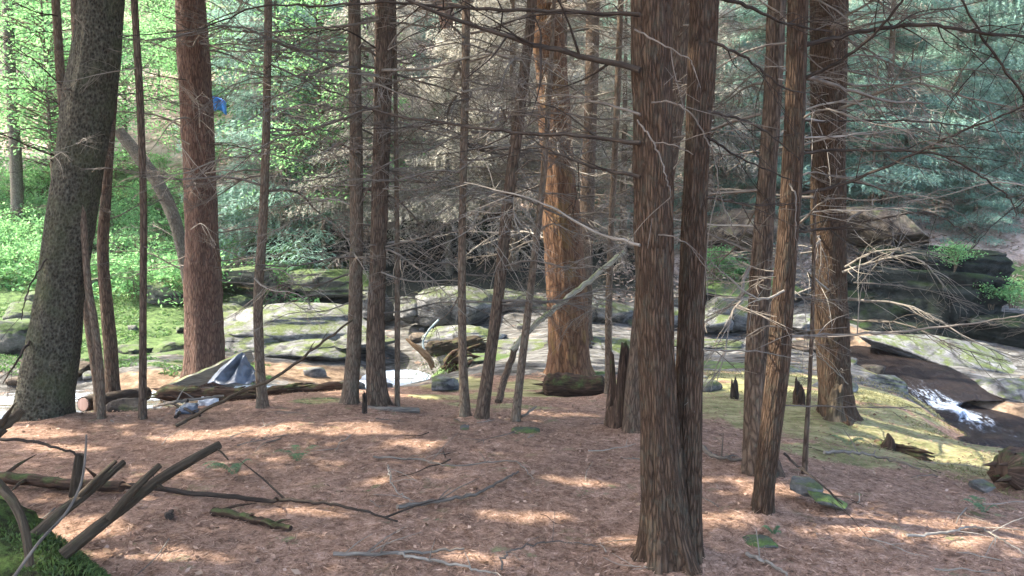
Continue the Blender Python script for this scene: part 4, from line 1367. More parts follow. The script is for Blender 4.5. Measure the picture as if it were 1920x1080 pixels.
def ground_stick(name, label, pix, r0, r1, mat, lift=0.0, twigs=0, seed=0, group=None, cat='stick', bend=None):
    mb = MB()
    P = []
    for q in pix:
        if len(q) == 3:
            P.append(at(*q))
        else:
            p = hit(*q); P.append(p + Vector((0, 0, r0 + lift)))
    C = catmull(P, 8)
    rg = random.Random(seed)
    for p in C[1:-1]:
        p.z += rg.gauss(0, .004); p.x += rg.gauss(0, .006)
    mb.tube(C, np.linspace(r0, r1, len(C)), 9, lump_disp(seed, .12, .08))
    for k in range(twigs):
        i = rg.randrange(1, len(C) - 1)
        t = (C[i + 1] - C[i]).normalized()
        d = (t * rg.uniform(.2, 1) + Vector((rg.uniform(-.8, .8), rg.uniform(-.8, .8), rg.uniform(0, .35)))).normalized()
        l = rg.uniform(.1, .35)
        mb.tube([C[i], C[i] + d * l * .5 + Vector((0, 0, .01)), C[i] + d * l], [r0 * .4, r0 * .3, .0015], 5, caps=False)
    return single(name, mb, M[mat], P[0], label, cat, group)


ground_stick('stick', 'thin dark stick entering from the left edge to the upright snag', [(-20, 822, 4.1), (50, 826, 4.05), (100, 838, 4.0), (150, 853, 3.98)], .010, .006, 'dark_wood', seed=1)
ground_stick('broken_branch', 'short thick broken branch end poking in at the left edge', [(-30, 830, 4.2), (5, 800, 4.25), (42, 768, 4.3)], .05, .025, 'stub_wood', seed=2, twigs=1)
ground_stick('fallen_pole', 'long straight dead pole lying across the needles behind the mossy trunk', [(190, 918), (330, 932), (480, 948), (580, 952), (660, 966), (745, 990)], .017, .005, 'dark_wood', .02, 3, 3)
ground_stick('rotting_branch', 'dark mossy rotting branch half sunk in needles at left', [(-20, 912), (60, 918), (140, 925), (230, 930)], .035, .03, 'rotten', .02, 4, 4)
ground_stick('rotting_branch', 'low crumbled strip of rotting wood below the long dead pole', [(400, 965), (450, 975), (500, 988), (545, 998)], .026, .014, 'rotten', -.005, 4, 5)
ground_stick('twig', 'small dark upright stub of wood on the needles below the long pole', [(318, 975), (326, 955, 4.02)], .02, .014, 'dark_wood', 0, 0, 6)
b1 = hit(330, 802)
ground_stick('leaning_pole', 'long thin pole leaning up rightwards against the close trunk pair', [(330, 802), (430, 745, b1.y + .15), (520, 705, b1.y + .25), (600, 645, b1.y + .3), (662, 600, b1.y + .35)], .016, .009, 'stub_wood', 0, 5, 7)
ground_stick('leaning_pole', 'pale mossy pole leaning in front of the orange trunk', [(960, 655, 7.6), (1003, 608, 7.6), (1060, 562, 7.7), (1110, 522, 7.8), (1170, 472, 7.9)], .03, .028, 'plank', 0, 2, 8)
ground_stick('cut_stem', 'short dark leaning stem with a cut top, behind the slanting trunk', [(934, 756), (948, 705, 7.9), (970, 642, 8.0)], .04, .035, 'bark_brown', -.03, 0, 9)
ground_stick('fallen_branch', 'pale curved branch lying on needles in the middle foreground', [(745, 960), (810, 950), (880, 938), (930, 915), (972, 892)], .013, .006, 'dead_wood', .015, 4, 10)
ground_stick('fallen_branch', 'forked twiggy branch lying left of the pale curved branch', [(728, 880), (732, 905), (745, 930), (775, 948)], .006, .003, 'pale_wood', .02, 5, 11)
ground_stick('fallen_branch', 'long thin twig lying level above the pale curved branch', [(700, 862), (780, 868), (850, 880), (960, 870), (1000, 905)], .007, .003, 'dead_wood', .015, 6, 12)
ground_stick('fallen_branch', 'straight dark twig lying along the bottom of the picture', [(625, 1046), (720, 1046), (800, 1042), (870, 1036)], .010, .005, 'dead_wood', .01, 4, 13)
ground_stick('fallen_branch', 'pale twig lying in the bottom centre, pointing right and down', [(745, 1045), (820, 1060), (880, 1072), (930, 1085)], .008, .004, 'pale_wood', .012, 3, 14)
ground_stick('fallen_branch', 'arched thin twig standing off the needles left of the twin tree foot', [(940, 1075), (950, 1040, 3.3), (985, 1024, 3.4), (1050, 1020), (1120, 1030)], .005, .0025, 'dead_wood', .01, 3, 15)
ground_stick('fallen_branch', 'short fallen branch with knob end at the foot of the flared trunk', [(690, 772), (730, 775), (785, 776)], .022, .03, 'dead_wood', .01, 1, 16)
ground_stick('fallen_branch', 'thin dead branch sweeping over the needles right of the black sapling', [(1545, 858), (1600, 858), (1660, 870), (1725, 890)], .014, .007, 'dead_wood', .03, 5, 17)
ground_stick('fallen_branch', 'curved bare branch between the twin tree and the fluted trunk', [(1315, 850), (1340, 868), (1370, 873), (1420, 878)], .018, .008, 'dead_wood', .03, 2, 18)
ground_stick('fallen_branch', 'twisted pale twig at the right edge of the needle floor', [(1700, 1010), (1770, 1005), (1830, 995), (1880, 1020), (1925, 1050)], .008, .004, 'pale_wood', .012, 6, 19)
ground_stick('fallen_branch', 'whitish stick lying below the flat mossy stone', [(1400, 1045), (1440, 1062), (1475, 1085)], .010, .006, 'pale_wood', .008, 1, 20)
ground_stick('fallen_branch', 'short dead branch propped by the thin pale stem', [(962, 790), (985, 778, 6.1), (1005, 762, 6.2)], .012, .008, 'dead_wood', .01, 1, 21)
ground_stick('root', 'pale bare root curling beside the grey rock at left', [(190, 778), (205, 785, 6.4), (222, 800, 6.3), (238, 800, 6.2), (240, 778, 6.4)], .008, .004, 'pale_wood', .02, 2, 22, cat='root')
rg = random.Random(9)
for i in range(70):
    x = rg.uniform(-3.2, 4.2); y = rg.uniform(2.3, 6.5)
    if abs(x) > y * .72: continue
    l = rg.uniform(.12, .55); az = rg.uniform(0, 6.28)
    r = rg.uniform(.0025, .006)
    mb = MB()
    pts = []
    for k in range(5):
        t = k / 4 - .5
        xx = x + math.cos(az) * l * t + .06 * l * math.sin(3 * t + i); yy = y + math.sin(az) * l * t
        pts.append(Vector((xx, yy, H(xx, yy) + r + .006 + rg.uniform(0, .02))))
    mb.tube(catmull(pts, 3), np.linspace(r, r * .4, 13), 5)
    for k in range(rg.randint(0, 3)):
        p = pts[rg.randrange(1, 4)]; a2 = az + rg.choice((-1, 1)) * rg.uniform(.4, 1)
        ll = l * rg.uniform(.2, .45)
        mb.tube([p, p + Vector((math.cos(a2), math.sin(a2), .1)) * ll], [r * .6, r * .3], 4, caps=False)
    single('dead_twig', mb, M[rg.choice(['pale_wood', 'dead_wood', 'dead_wood', 'dark_wood'])], pts[0], 'tiny bare twig scattered on the brown needle floor', 'twig', 'tiny twigs on the needle floor')

# rotten logs, stumps
log('rotten_log', 'crumbling rotten log lying in front of the propped plank and tarp', at(295, 738, 7.9), at(486, 740, 7.7), .075, .055, 'rotten', 11, a=.3, b=.2)
log('rotten_log', 'low dark rotten log right of the crooked stem', at(500, 735, 8.2), at(645, 724, 8.4), .06, .05, 'rotten', 12, a=.3, b=.2)
log('mossy_log', 'short moss-topped rotten log lying before the orange trunk', at(1018, 727, 8.6), at(1138, 728, 8.5), .15, .14, 'rotten', 13, a=.22, b=.14)
log('rotten_log', 'rotten broken log end at the right edge of the picture', at(1878, 880, 5.3), at(2000, 862, 5.7), .14, .15, 'rotten', 14, a=.3, b=.2)
log('rotten_log', 'broken splintered log lying by the yellow moss on the right', at(1635, 838, 6.5), at(1738, 862, 6.1), .085, .045, 'rotten', 15, a=.3, b=.22)
mb = MB(); P = [at(1662, 850, 6.3), at(1668, 828, 6.3), at(1665, 812, 6.32)]
mb.tube(catmull(P, 5), np.linspace(.085, .008, 11), 10, lump_disp(4, .3, .2)); single('splinter', mb, M['rotten'], P[0], 'pointed wood splinter upright beside the broken log on the right', 'splinter')
log('dead_log', 'dark weathered log end on the rocks above the pool', at(800, 655, 12.6), at(905, 640, 12.9), .13, .10, 'stub_wood', 16, a=.25, b=.15)


def stump(name, label, px, py, wpx, hpx, mat, seed, d=None, jag=.5, group=None):
    g_ = hit(px, py) if d is None else at(px, py, d)
    r = wpx / 2 * g_.y / F; h = hpx * g_.y / F
    segs = 26; n = 18
    rg = np.random.default_rng(seed)
    th = np.arange(segs + 1) / segs * 2 * np.pi
    topn = 1 - jag * (.5 + .5 * vnoise(np.cos(th) * 1.4 + seed, np.sin(th) * 1.4, np.full_like(th, 2.0))) - .1 * rg.random(segs + 1)
    topn[-1] = topn[0]
    V = []; U = []
    for i in range(n):
        t = i / (n - 1)
        rr = r * (1.25 - .35 * t + .35 * math.exp(-t * 9)) * (1 + .16 * vnoise(np.cos(th) * 2 + seed, np.sin(th) * 2, np.full_like(th, t * 5)))
        rr[-1] = rr[0]
        zz = -.08 + (h * topn + .08) * t
        V.append(np.c_[rr * np.cos(th), rr * np.sin(th), zz]); U.append(np.c_[th * r, zz])
    rin = r * .62
    V.append(np.c_[rin * np.cos(th), rin * np.sin(th), h * topn * .96]); U.append(np.c_[th * r, th * 0])
    V.append(np.c_[rin * .5 * np.cos(th), rin * .5 * np.sin(th), h * topn * .55]); U.append(np.c_[th * r, th * 0 + .2])
    V.append(np.c_[rin * .02 * np.cos(th), rin * .02 * np.sin(th), th * 0 + h * .3]); U.append(np.c_[th * r, th * 0 + .3])
    m = segs + 1
    N_ = len(V)
    i0 = np.arange(N_ - 1)[:, None] * m + np.arange(segs)[None]
    fq = np.stack([i0, i0 + 1, i0 + 1 + m, i0 + m], -1).reshape(-1, 4)
    me = mesh_np(name, np.concatenate(V), fq, uv=np.concatenate(U))
    o = link(name, me, M[mat]); o.location = g_; o.rotation_euler[2] = rg.uniform(0, 6)
    return tag(o, label, 'stump', group)


stump('rotten_stump', 'tall dark rotten stump with jagged top, left of the nearest tree', 1160, 806, 44, 250, 'rotten', 31, jag=.85)
stump('stump', 'small thin dark stump between the twin tree and the fluted trunk', 1377, 748, 14, 46, 'dark_wood', 32)
stump('stump', 'small mossy pointed stump between the leaning stem and the stout dark trunk', 1498, 762, 20, 60, 'rotten', 33, jag=.7)
stump('stump', 'short broken stub at the foot of the stout dark trunk', 1566, 770, 26, 60, 'stub_wood', 34, d=6.6, jag=.7)
stump('stump', 'thin dark upright stub beside the flared trunk foot', 684, 778, 9, 50, 'dark_wood', 35, jag=.5)

# root plate by the pool
g = at(845, 700, 11.6)
rp = empty('uprooted_root', g, 'tangled mossy root mass with orange broken wood beside the pool', 'root mass')
rg = random.Random(3)
mb = MB()
for k in range(16):
    a_ = at(845 + rg.uniform(-15, 25), 682 + rg.uniform(-14, 14), 11.6)
    b_ = at(845 + rg.uniform(-75, 75), 690 + rg.uniform(-48, 26), 11.6 + rg.uniform(-.4, .4))
    mid = a_.lerp(b_, .5) + Vector((0, rg.uniform(-.1, .1), rg.uniform(-.02, .14)))
    P = catmull([a_, mid, b_], 6)
    mb.tube(P, np.linspace(rg.uniform(.03, .06), .012, len(P)), 9, lump_disp(k, .25, .15))
mb.build('roots', M['rotten'], rp)
mb = MB()
P = catmull([at(762, 636, 11.5), at(780, 650, 11.4), at(800, 668, 11.4), at(812, 690, 11.4)], 6)
mb.tube(P, [.015, .035, .05, .03], 12, lump_disp(8, .5, .35)); mb.build('broken_wood', M['golden_wood'], rp)
n = 700
c0 = np.array(at(830, 700, 11.4) - g)
C = c0 + RNG.normal(0, 1, (n, 3)) * np.array([.24, .2, .13])
link('moss', leaves_mesh('moss', C, RNG.normal(0, 1, (n, 3)), RNG.normal(0, 1, (n, 3)), .05, .012), M['moss_tuft'], rp)['kind'] = 'stuff'
# pale bent pipe by the pool
mb = MB(); P = catmull([at(822, 600, 12.4), at(805, 618, 12.2), at(793, 640, 12.1), at(795, 656, 12.0)], 6)
mb.tube(P, np.full(len(P), .017), 10); single('bent_pipe', mb, M['pipe'], P[-1], 'pale bent pipe sticking up beside the pool', 'pipe')
# propped plank + tarp
mb = MB()
g = hit(300, 735)
a0, a1 = at(308, 726, 8.2), at(468, 655, 8.9)
ax = (a1 - a0); L = ax.length; axn = ax.normalized()
up = Vector((0, 0, 1)); side = axn.cross(up).normalized(); nrm = side.cross(axn)
V = []; n = 26
for i in range(n):
    t = i / (n - 1)
    w = .17 * np.interp(t, [0, .12, .9, 1], [.35, .8, 1, .82]); th_ = .035
    c = a0 + ax * t
    jit = .006 * math.sin(9 * t) + .004 * math.sin(31 * t)
    for sx, sy in ((-1, 1), (1, 1), (1, -1), (-1, -1)):
        V.append(c + side * sx * th_ * 1.0 + nrm * (sy * w / 2 + jit - w / 2))
fq = []
for i in range(n - 1):
    for j in range(4):
        b0 = i * 4; fq.append((b0 + j, b0 + (j + 1) % 4, b0 + 4 + (j + 1) % 4, b0 + 4 + j))
fq += [(3, 2, 1, 0), ((n - 1) * 4, (n - 1) * 4 + 1, (n - 1) * 4 + 2, (n - 1) * 4 + 3)]
V = np.array([tuple(v) for v in V])
me = mesh_np('plank', V - np.array(a0), fq, smooth=False, uv=np.c_[V[:, 2] * 1.0, V[:, 0]])
o = link('plank', me, M['plank']); o.location = a0
tag(o, 'weathered mossy plank propped on a slope in front of the big reddish trunk', 'plank')
# tarp: a crumpled sheet pulled up to one point, with a few sharp irregular folds
c = at(440, 716, 8.3)
K = [(-.29, -.05, .0), (-.20, -.14, .03), (-.06, -.17, .0), (.06, -.16, .02), (.17, -.12, .0), (.27, -.05, .03),
     (-.24, .02, .08), (-.10, -.10, .15), (-.02, -.03, .07), (.06, -.10, .13), (.14, .0, .06), (.22, .0, .11),
     (-.13, .05, .19), (-.02, -.02, .24), (.04, .06, .16), (.09, -.02, .25), (.15, .05, .15), (.22, .08, .10),
     (-.03, .12, .27), (.03, .08, .31), (.06, .10, .32), (.09, .11, .30), (.13, .12, .22), (.2, .16, .08)]
K = np.array(K).reshape(4, 6, 3)
nu, nv = 61, 37
VV = []
for j_ in range(nv):
    for i_ in range(nu):
        u = i_ / (nu - 1) * 5; v = j_ / (nv - 1) * 3
        a_ = min(int(u), 4); b_ = min(int(v), 2); fu = u - a_; fv = v - b_
        p = (K[b_, a_] * (1 - fu) + K[b_, a_ + 1] * fu) * (1 - fv) + (K[b_ + 1, a_] * (1 - fu) + K[b_ + 1, a_ + 1] * fu) * fv
        VV.append(p)
VV = np.array(VV)
nz = fbm(VV[:, 0] * 11, VV[:, 1] * 11, VV[:, 2] * 11, 4)
VV[:, 1] -= .05 * np.abs(nz); VV[:, 2] += .02 * nz
nf = np.arange(nu * nv).reshape(nv, nu)
q = np.stack([nf[:-1, :-1], nf[:-1, 1:], nf[1:, 1:], nf[1:, :-1]], -1).reshape(-1, 4)
me = mesh_np('tarp', VV, q)
o = link('tarp', me, M['tarp_grey']); o.location = c
sm = o.modifiers.new('thick', 'SOLIDIFY'); sm.thickness = .006
tag(o, 'crumpled grey tarp piled under the propped plank', 'tarp')
# white plastic scrap and grey debris under the rotten log
for px, py, w, h, mt, lb, nm in [(392, 760, 34, 22, 'plastic_white', 'crumpled white plastic scrap below the rotten log', 'plastic_scrap'),
                                 (355, 774, 44, 20, 'tarp_grey', 'grey crumpled scrap in front of the rotten log', 'plastic_scrap')]:
    p = hit(px, py)
    rock(nm, lb, p + Vector((0, 0, .03)), (w / 2 * p.y / F, .08, h / 2 * p.y / F), mt, px, rough=.5, cuts=9, sub=4, cat='scrap')
for i, pix in enumerate([[(285, 768), (320, 755, 6.8), (360, 750, 6.9), (420, 742, 7.0)], [(300, 752), (340, 772), (375, 788)], [(330, 790), (345, 765, 6.6), (352, 750, 6.8)]]):
    ground_stick('broken_branch', ['bleached branch lying just under the rotten log by the tarp', 'dark forked stick below the bleached branch and rotten log', 'short dark stick tilted among scraps below the rotten log'][i],
                 pix, .018, .01, ['pale_wood', 'dark_wood', 'dark_wood'][i], .02, 2, 70 + i)
# sawn log end by the water
g = at(157, 758, 7.6)
sl = empty('sawn_log', g, 'sawn log with pale pink cut end and dark bark by the white water', 'log')
axs = Vector((.25, 1, -.1)).normalized()
mb = MB(); P = [g + axs * t for t in np.linspace(0, .9, 12)]
mb.tube(P, np.full(12, .082), 20, lump_disp(2, .06, .05)); mb.build('bark', M['dark_wood'], sl)
mb = MB(); P = [g - axs * .012, g + axs * .05]
mb.tube(P, [.066, .068], 20); mb.build('cut_end', M['cut_wood'], sl)
# blue tarp far in the trees at left
c = at(405, 204, 17.2)
VV = []
nu, nv = 16, 10
for j in range(nv):
    for i in range(nu):
        u = i / (nu - 1) - .5; v = j / (nv - 1)
        VV.append((u * .5 * (1 - .4 * v), .25 * v + .05 * math.sin(u * 12), 0.27 * (1 - v) - .25 * u * u - .1 * u))
nf = np.arange(nu * nv).reshape(nv, nu)
q = np.stack([nf[:-1, :-1], nf[:-1, 1:], nf[1:, 1:], nf[1:, :-1]], -1).reshape(-1, 4)
me = mesh_np('blue_tarp', VV, q); o = link('blue_tarp', me, M['tarp_blue']); o.location = c
sm = o.modifiers.new('thick', 'SOLIDIFY'); sm.thickness = .01
tag(o, 'small bright blue tarp hanging in the far leaves right of the reddish trunk', 'tarp')


# ------------------------------------------------------------------ background trees
def far_conifer(seed, h, mat_leaf, nleaf, z0, ndead, r, leafL=.13, leafW=.032, twig='twig_grey'):
    """prototype meshes of a hillside conifer: trunk, dead lower branches, crown"""
    rg = random.Random(seed); ng = np.random.default_rng(seed)
    mb = MB()
    bendx, bendy = rg.uniform(-.25, .25), rg.uniform(-.2, .2)
    P = [Vector((bendx * (t ** 2), bendy * t * t, -.4 + (h + .4) * t)) for t in np.linspace(0, 1, 16)]
    mb.tube(P, np.interp(np.linspace(0, 1, 16), [0, .1, 1], [.15, .115, .02]), 10, lump_disp(seed, .08, .05))
    trunk = mb.mesh('trunk'); trunk.materials.append(M[rg.choice(['bark_brown', 'bark_thin', 'bark_grey'])])
    mb = MB()
    for k in range(ndead):
        z = rg.uniform(.4, h * .75)
        az = rg.uniform(0, 6.283); L = rg.uniform(.7, 2.0) * (1 - .35 * z / h)
        d = Vector((math.cos(az), math.sin(az), 0)); s = Vector((-d.y, d.x, 0))
        p0 = Vector((bendx * (z / h) ** 2, bendy * (z / h) ** 2, z))
        dr = rg.uniform(.05, .5)
        pts = [p0 + d * L * t + Vector((0, 0, .12 * L * t - dr * L * t * t)) + s * (.08 * L * math.sin(3 * t + k)) for t in (0, .25, .5, .75, 1)]
        mb.tube(pts, [.013, .011, .009, .007, .004], 4, caps=False)
        for j in range(13):
            t = rg.uniform(.15, 1)
            i = min(int(t * 4), 3); p = pts[i].lerp(pts[i + 1], t * 4 - i)
            l = L * rg.uniform(.12, .4)
            dd = (d * rg.uniform(.2, .9) + s * rg.choice((-1, 1)) * rg.uniform(.3, 1) + Vector((0, 0, rg.uniform(-.9, .15)))).normalized()
            q = [p, p + dd * l * .5, p + dd * l + Vector((0, 0, -.12 * l))]
            mb.tube(q, [.0058, .0046, .003], 3, caps=False)
            for _ in range(2):
                pp = q[0].lerp(q[2], rg.uniform(.3, .9))
                d3 = (dd + Vector((rg.uniform(-1, 1), rg.uniform(-1, 1), rg.uniform(-1, .2)))).normalized() * l * .45
                mb.tube([pp, pp + d3], [.0042, .0028], 3, caps=False)
    dead = mb.mesh('dead_branches'); dead.materials.append(M[twig])
    crown = None
    if nleaf:
        nb = 90
        bz = ng.uniform(0, 1, nb); baz = ng.uniform(0, 6.283, nb)
        bl = r * (1.05 - bz * .8) * ng.uniform(.55, 1.15, nb)
        k = ng.choice(nb, nleaf, p=bl / bl.sum())
        t = np.sqrt(ng.random(nleaf)) * .95 + .05
        # side sprays: leaves follow thin laterals so that the crown reads as feathery strokes
        nl_ = 9
        li = ng.integers(1, nl_ + 1, nleaf) / nl_
        tl = ng.random(nleaf)
        sgn = ng.choice([-1, 1], nleaf)
        along = li * bl[k]
        lat = sgn * tl * bl[k] * .38 * (1.1 - li * .75)
        ca, sa = np.cos(baz[k]), np.sin(baz[k])
        along = along + np.abs(lat) * .6
        C = np.stack([ca * along - sa * lat, sa * along + ca * lat, z0 + bz[k] * (h * 1.03 - z0) - .16 * along ** 1.5 / math.sqrt(r) - .28 * np.abs(lat) + ng.normal(0, .075, nleaf)], 1)
        D = np.stack([ca * .7 - sa * sgn, sa * .7 + ca * sgn, np.full(nleaf, -.45)], 1) + ng.normal(0, .5, (nleaf, 3))
        N = np.array([0, 0, 1.]) + ng.normal(0, .45, (nleaf, 3))
        crown = leaves_mesh('crown', C, D, N, leafL * ng.uniform(.6, 1.4, nleaf), leafW * ng.uniform(.7, 1.3, nleaf), ng.random(nleaf))
        crown.materials.append(M[mat_leaf])
    return trunk, dead, crown


GREY = [far_conifer(300 + i, h, 'leaf_grey', nl_, z0, nd, r) for i, (h, nl_, z0, nd, r) in enumerate([(8, 21000, 1.6, 100, 2.3), (9, 17000, 2.4, 120, 2.1), (7, 22000, 1.0, 90, 2.4)])]
TEAL = [far_conifer(320 + i, h, 'leaf_teal', nl_, z0, nd, r) for i, (h, nl_, z0, nd, r) in enumerate([(9, 33000, .5, 80, 2.7), (8, 32000, .3, 75, 2.8), (10, 34000, .9, 90, 2.6)])]


def put(name, proto, x, y, rz, s, label, group, dz=0.0, sz=None):
    root = empty(name, (x, y, H(x, y) + dz), label, 'tree', group)
    root.rotation_euler = (0, 0, rz); root.scale = (s, s, sz or s)
    for nm, me in zip(('trunk', 'dead_branches', 'crown'), proto):
        if me is None: continue
        o = bpy.data.objects.new(nm, me); COL.objects.link(o); o.parent = root
        if nm == 'dead_branches': o['kind'] = 'stuff'
    return root


rg = random.Random(21)
spots = []
tries = 0
while len(spots) < 170 and tries < 12000:
    tries += 1
    y = 18.5 + 34 * rg.random() ** 1.35
    x = rg.uniform(-.80, .80) * y
    if any((x - a) ** 2 + (y - b) ** 2 < (1.05 + .03 * y) ** 2 for a, b in spots): continue
    spots.append((x, y))
for x, y in spots:
    u = x / y
    if u < -.36:
        continue
    if (u > .22 + .1 * math.sin(y) and rg.random() < .72) or (u < -.24 and rg.random() < .8) or rg.random() < .10:
        put('hillside_conifer', rg.choice(TEAL), x, y, rg.uniform(0, 6.28), rg.uniform(.75, 1.15), 'bluish-green conifer with drooping sprays on the far hillside', 'leafy conifers on the far hillside')
    else:
        put('hillside_conifer', rg.choice(GREY), x, y, rg.uniform(0, 6.28), rg.uniform(.75, 1.15), 'grey conifer full of dead twigs on the far hillside', 'bare twiggy conifers on the far hillside')


for x, y, s in [(6.2, 18.3, .42), (7.6, 19.4, .5), (9.0, 18.6, .45), (10.4, 19.8, .55), (11.8, 18.9, .5), (4.9, 19.2, .45), (8.2, 20.8, .6), (12.6, 20.6, .6), (6.4, 20.6, .55), (3.2, 19.8, .45), (-1.8, 21.6, .45), (1.2, 21.4, .5)]:
    put('young_conifer', rg.choice(TEAL), x, y, rg.uniform(0, 6.28), s, 'short bushy young conifer at the foot of the far hillside', 'young conifers at the foot of the hillside')


# ------------------------------------------------------------------ broadleaf trees and shrubs of the left bank
def broadleaf(seed, h, r, n, z0, leaf=.11, stem=.045, nst=1, nb=46, mat='leaf_bright'):
    rg = random.Random(seed); ng = np.random.default_rng(seed)
    mb = MB(); tips = []
    for s in range(nst):
        az = rg.uniform(0, 6.28); sp = .0 if nst == 1 else rg.uniform(.1, .35) * r
        P = [Vector((math.cos(az) * sp * t + .12 * math.sin(t * 3 + s), math.sin(az) * sp * t + .08 * math.sin(t * 4), -.25 + (h * .9 + .25) * t)) for t in np.linspace(0, 1, 9)]
        mb.tube(P, np.linspace(stem, stem * .25, 9), 7)
        for k in range(nb // nst):
            z = rg.uniform(z0, h * .95); t = z / (h * .9)
            p = P[min(int(t * 8), 8)].copy(); p.z = z
            a2 = rg.uniform(0, 6.28); l = r * rg.uniform(.35, 1.05) * (1.05 - .5 * max(0, (z - z0) / (h - z0) - .4))
            e_ = p + Vector((math.cos(a2) * l, math.sin(a2) * l, rg.uniform(-.05, .35) * l))
            mb.tube([p, p.lerp(e_, .5) + Vector((0, 0, .08 * l)), e_], [stem * .3, stem * .2, .003], 4, caps=False)
            tips.append((p, e_))
    trunk = mb.mesh('trunk'); trunk.materials.append(M['bark_thin'])
    k = ng.integers(0, len(tips), n)
    A_ = np.array([tuple(t[0]) for t in tips])[k]; B_ = np.array([tuple(t[1]) for t in tips])[k]
    t = ng.uniform(.25, 1.08, n)[:, None]
    C = A_ + (B_ - A_) * t + ng.normal(0, 1, (n, 3)) * np.array([.17, .17, .07]) * (r / 1.2) ** .5
    D = (B_ - A_) + ng.normal(0, .8, (n, 3)) * np.linalg.norm(B_ - A_, axis=1, keepdims=True)
    N = np.array([0, 0, 1.]) + ng.normal(0, .4, (n, 3))
    crown = leaves_mesh('crown', C, D, N, leaf * ng.uniform(.6, 1.3, n), leaf * .62 * ng.uniform(.6, 1.2, n), ng.random(n))
    crown.materials.append(M[mat])
    return trunk, crown


BUSH = [broadleaf(400 + i, h, r, n, .12, lf, .016, 5, 50) for i, (h, r, n, lf) in enumerate([(.9, .8, 900, .10), (.7, .9, 900, .11), (1.2, .9, 1300, .10)])]
BTREE = [broadleaf(420 + i, h, r, n, z0, .105, .07, 1, 130) for i, (h, r, n, z0) in enumerate([(6, 2.2, 8000, 1.4), (8, 2.6, 9500, 2.2), (5, 1.9, 7000, .8)])]


def put2(name, proto, x, y, s, label, cat, group, rz):
    root = empty(name, (x, y, H(x, y)), label, cat, group)
    root.rotation_euler = (0, 0, rz); root.scale = (s, s, s)
    for nm, me in zip(('trunk' if cat == 'tree' else 'stem', 'crown' if cat == 'tree' else 'foliage'), proto):
        o = bpy.data.objects.new(nm, me); COL.objects.link(o); o.parent = root
    return root


rg = random.Random(44)
n = 0
pl = []
while n < 60:
    y = rg.uniform(13.4, 24); u = rg.uniform(-.74, -.30)
    x = u * y
    if any((x - a) ** 2 + (y - b) ** 2 < .55 for a, b in pl): continue
    if y < 15.8 or (u > -.42 and y < 17.5): continue
    if y < 17 and rg.random() < .6: continue
    pl.append((x, y)); n += 1
    put2('shrub', rg.choice(BUSH), x, y, rg.uniform(.55, 1.0), 'low bright green leafy shrub on the left far bank', 'shrub', 'green shrubs of the left far bank', rg.uniform(0, 6))
for px, py, s in [(530, 515, .55), (560, 525, .45), (505, 528, .5), (590, 510, .4)]:
    p = hit(px, py)
    put2('fern_clump', rg.choice(BUSH), p.x, p.y - .2, s, 'bright yellow-green leaf clump under the black ledge left of the trunk pair', 'plant', 'leaf clumps under the black ledge', rg.uniform(0, 6))
for px, py, s in [(1860, 560, .5), (1900, 555, .55), (1830, 565, .4), (1790, 490, .5)]:
    p = at(px, py, 14.6)
    r_ = put2('fern_clump', rg.choice(BUSH), p.x, p.y, s, 'bright green leaf clump growing on the mossy ledge at right', 'plant', 'leaf clumps on the right ledge', rg.uniform(0, 6))
    r_.location.z = p.z - .1
for px, py, s in [(1345, 500, .7), (1375, 505, .6), (1330, 490, .6), (1400, 510, .5)]:
    p = at(px, py, 16.6)
    r_ = put2('fern_clump', rg.choice(BUSH), p.x, p.y, s, 'sunlit green leaf clump between the twin tree and the fluted trunk', 'plant', 'leaf clumps behind the fluted trunk', rg.uniform(0, 6))
    r_.location.z = p.z - .2
pl = []
n = 0
while n < 34:
    y = 18 + 24 * rg.random(); u = rg.uniform(-.78, -.22)
    x = u * y
    if any((x - a) ** 2 + (y - b) ** 2 < 3.2 for a, b in pl): continue
    pl.append((x, y)); n += 1
    put2('broadleaf_tree', rg.choice(BTREE), x, y, rg.uniform(.7, 1.15), 'bright green broadleaf tree beyond the left far bank', 'tree', 'broadleaf trees beyond the left bank', rg.uniform(0, 6))
# single far trunks that stand out
tree('far_left', 'far_tree', 'grey trunk far off at the left edge among bright leaves', [(33, 412, 24), (30, 300, 20), (22, 180, 18), (14, 0, 18)], 'bark_grey', 14, .05, .3, .2, d=20.5, crown=(2.4, 9, 15, 2000), top=15, nb=4, blo=2, bhi=6)
tree('far_mid', 'far_tree', 'brown trunk on the hillside leaning left, seen behind the slender straight stem', [(908, 398, 44), (895, 300, 40), (872, 180, 34), (845, 60, 30), (832, 0, 28)], 'bark_red', 18, .05, .2, .2, d=21.5, crown=(2.6, 10, 16, 2500), top=16, nb=26, blo=.8, bhi=7, bl=(.8, 1.8))

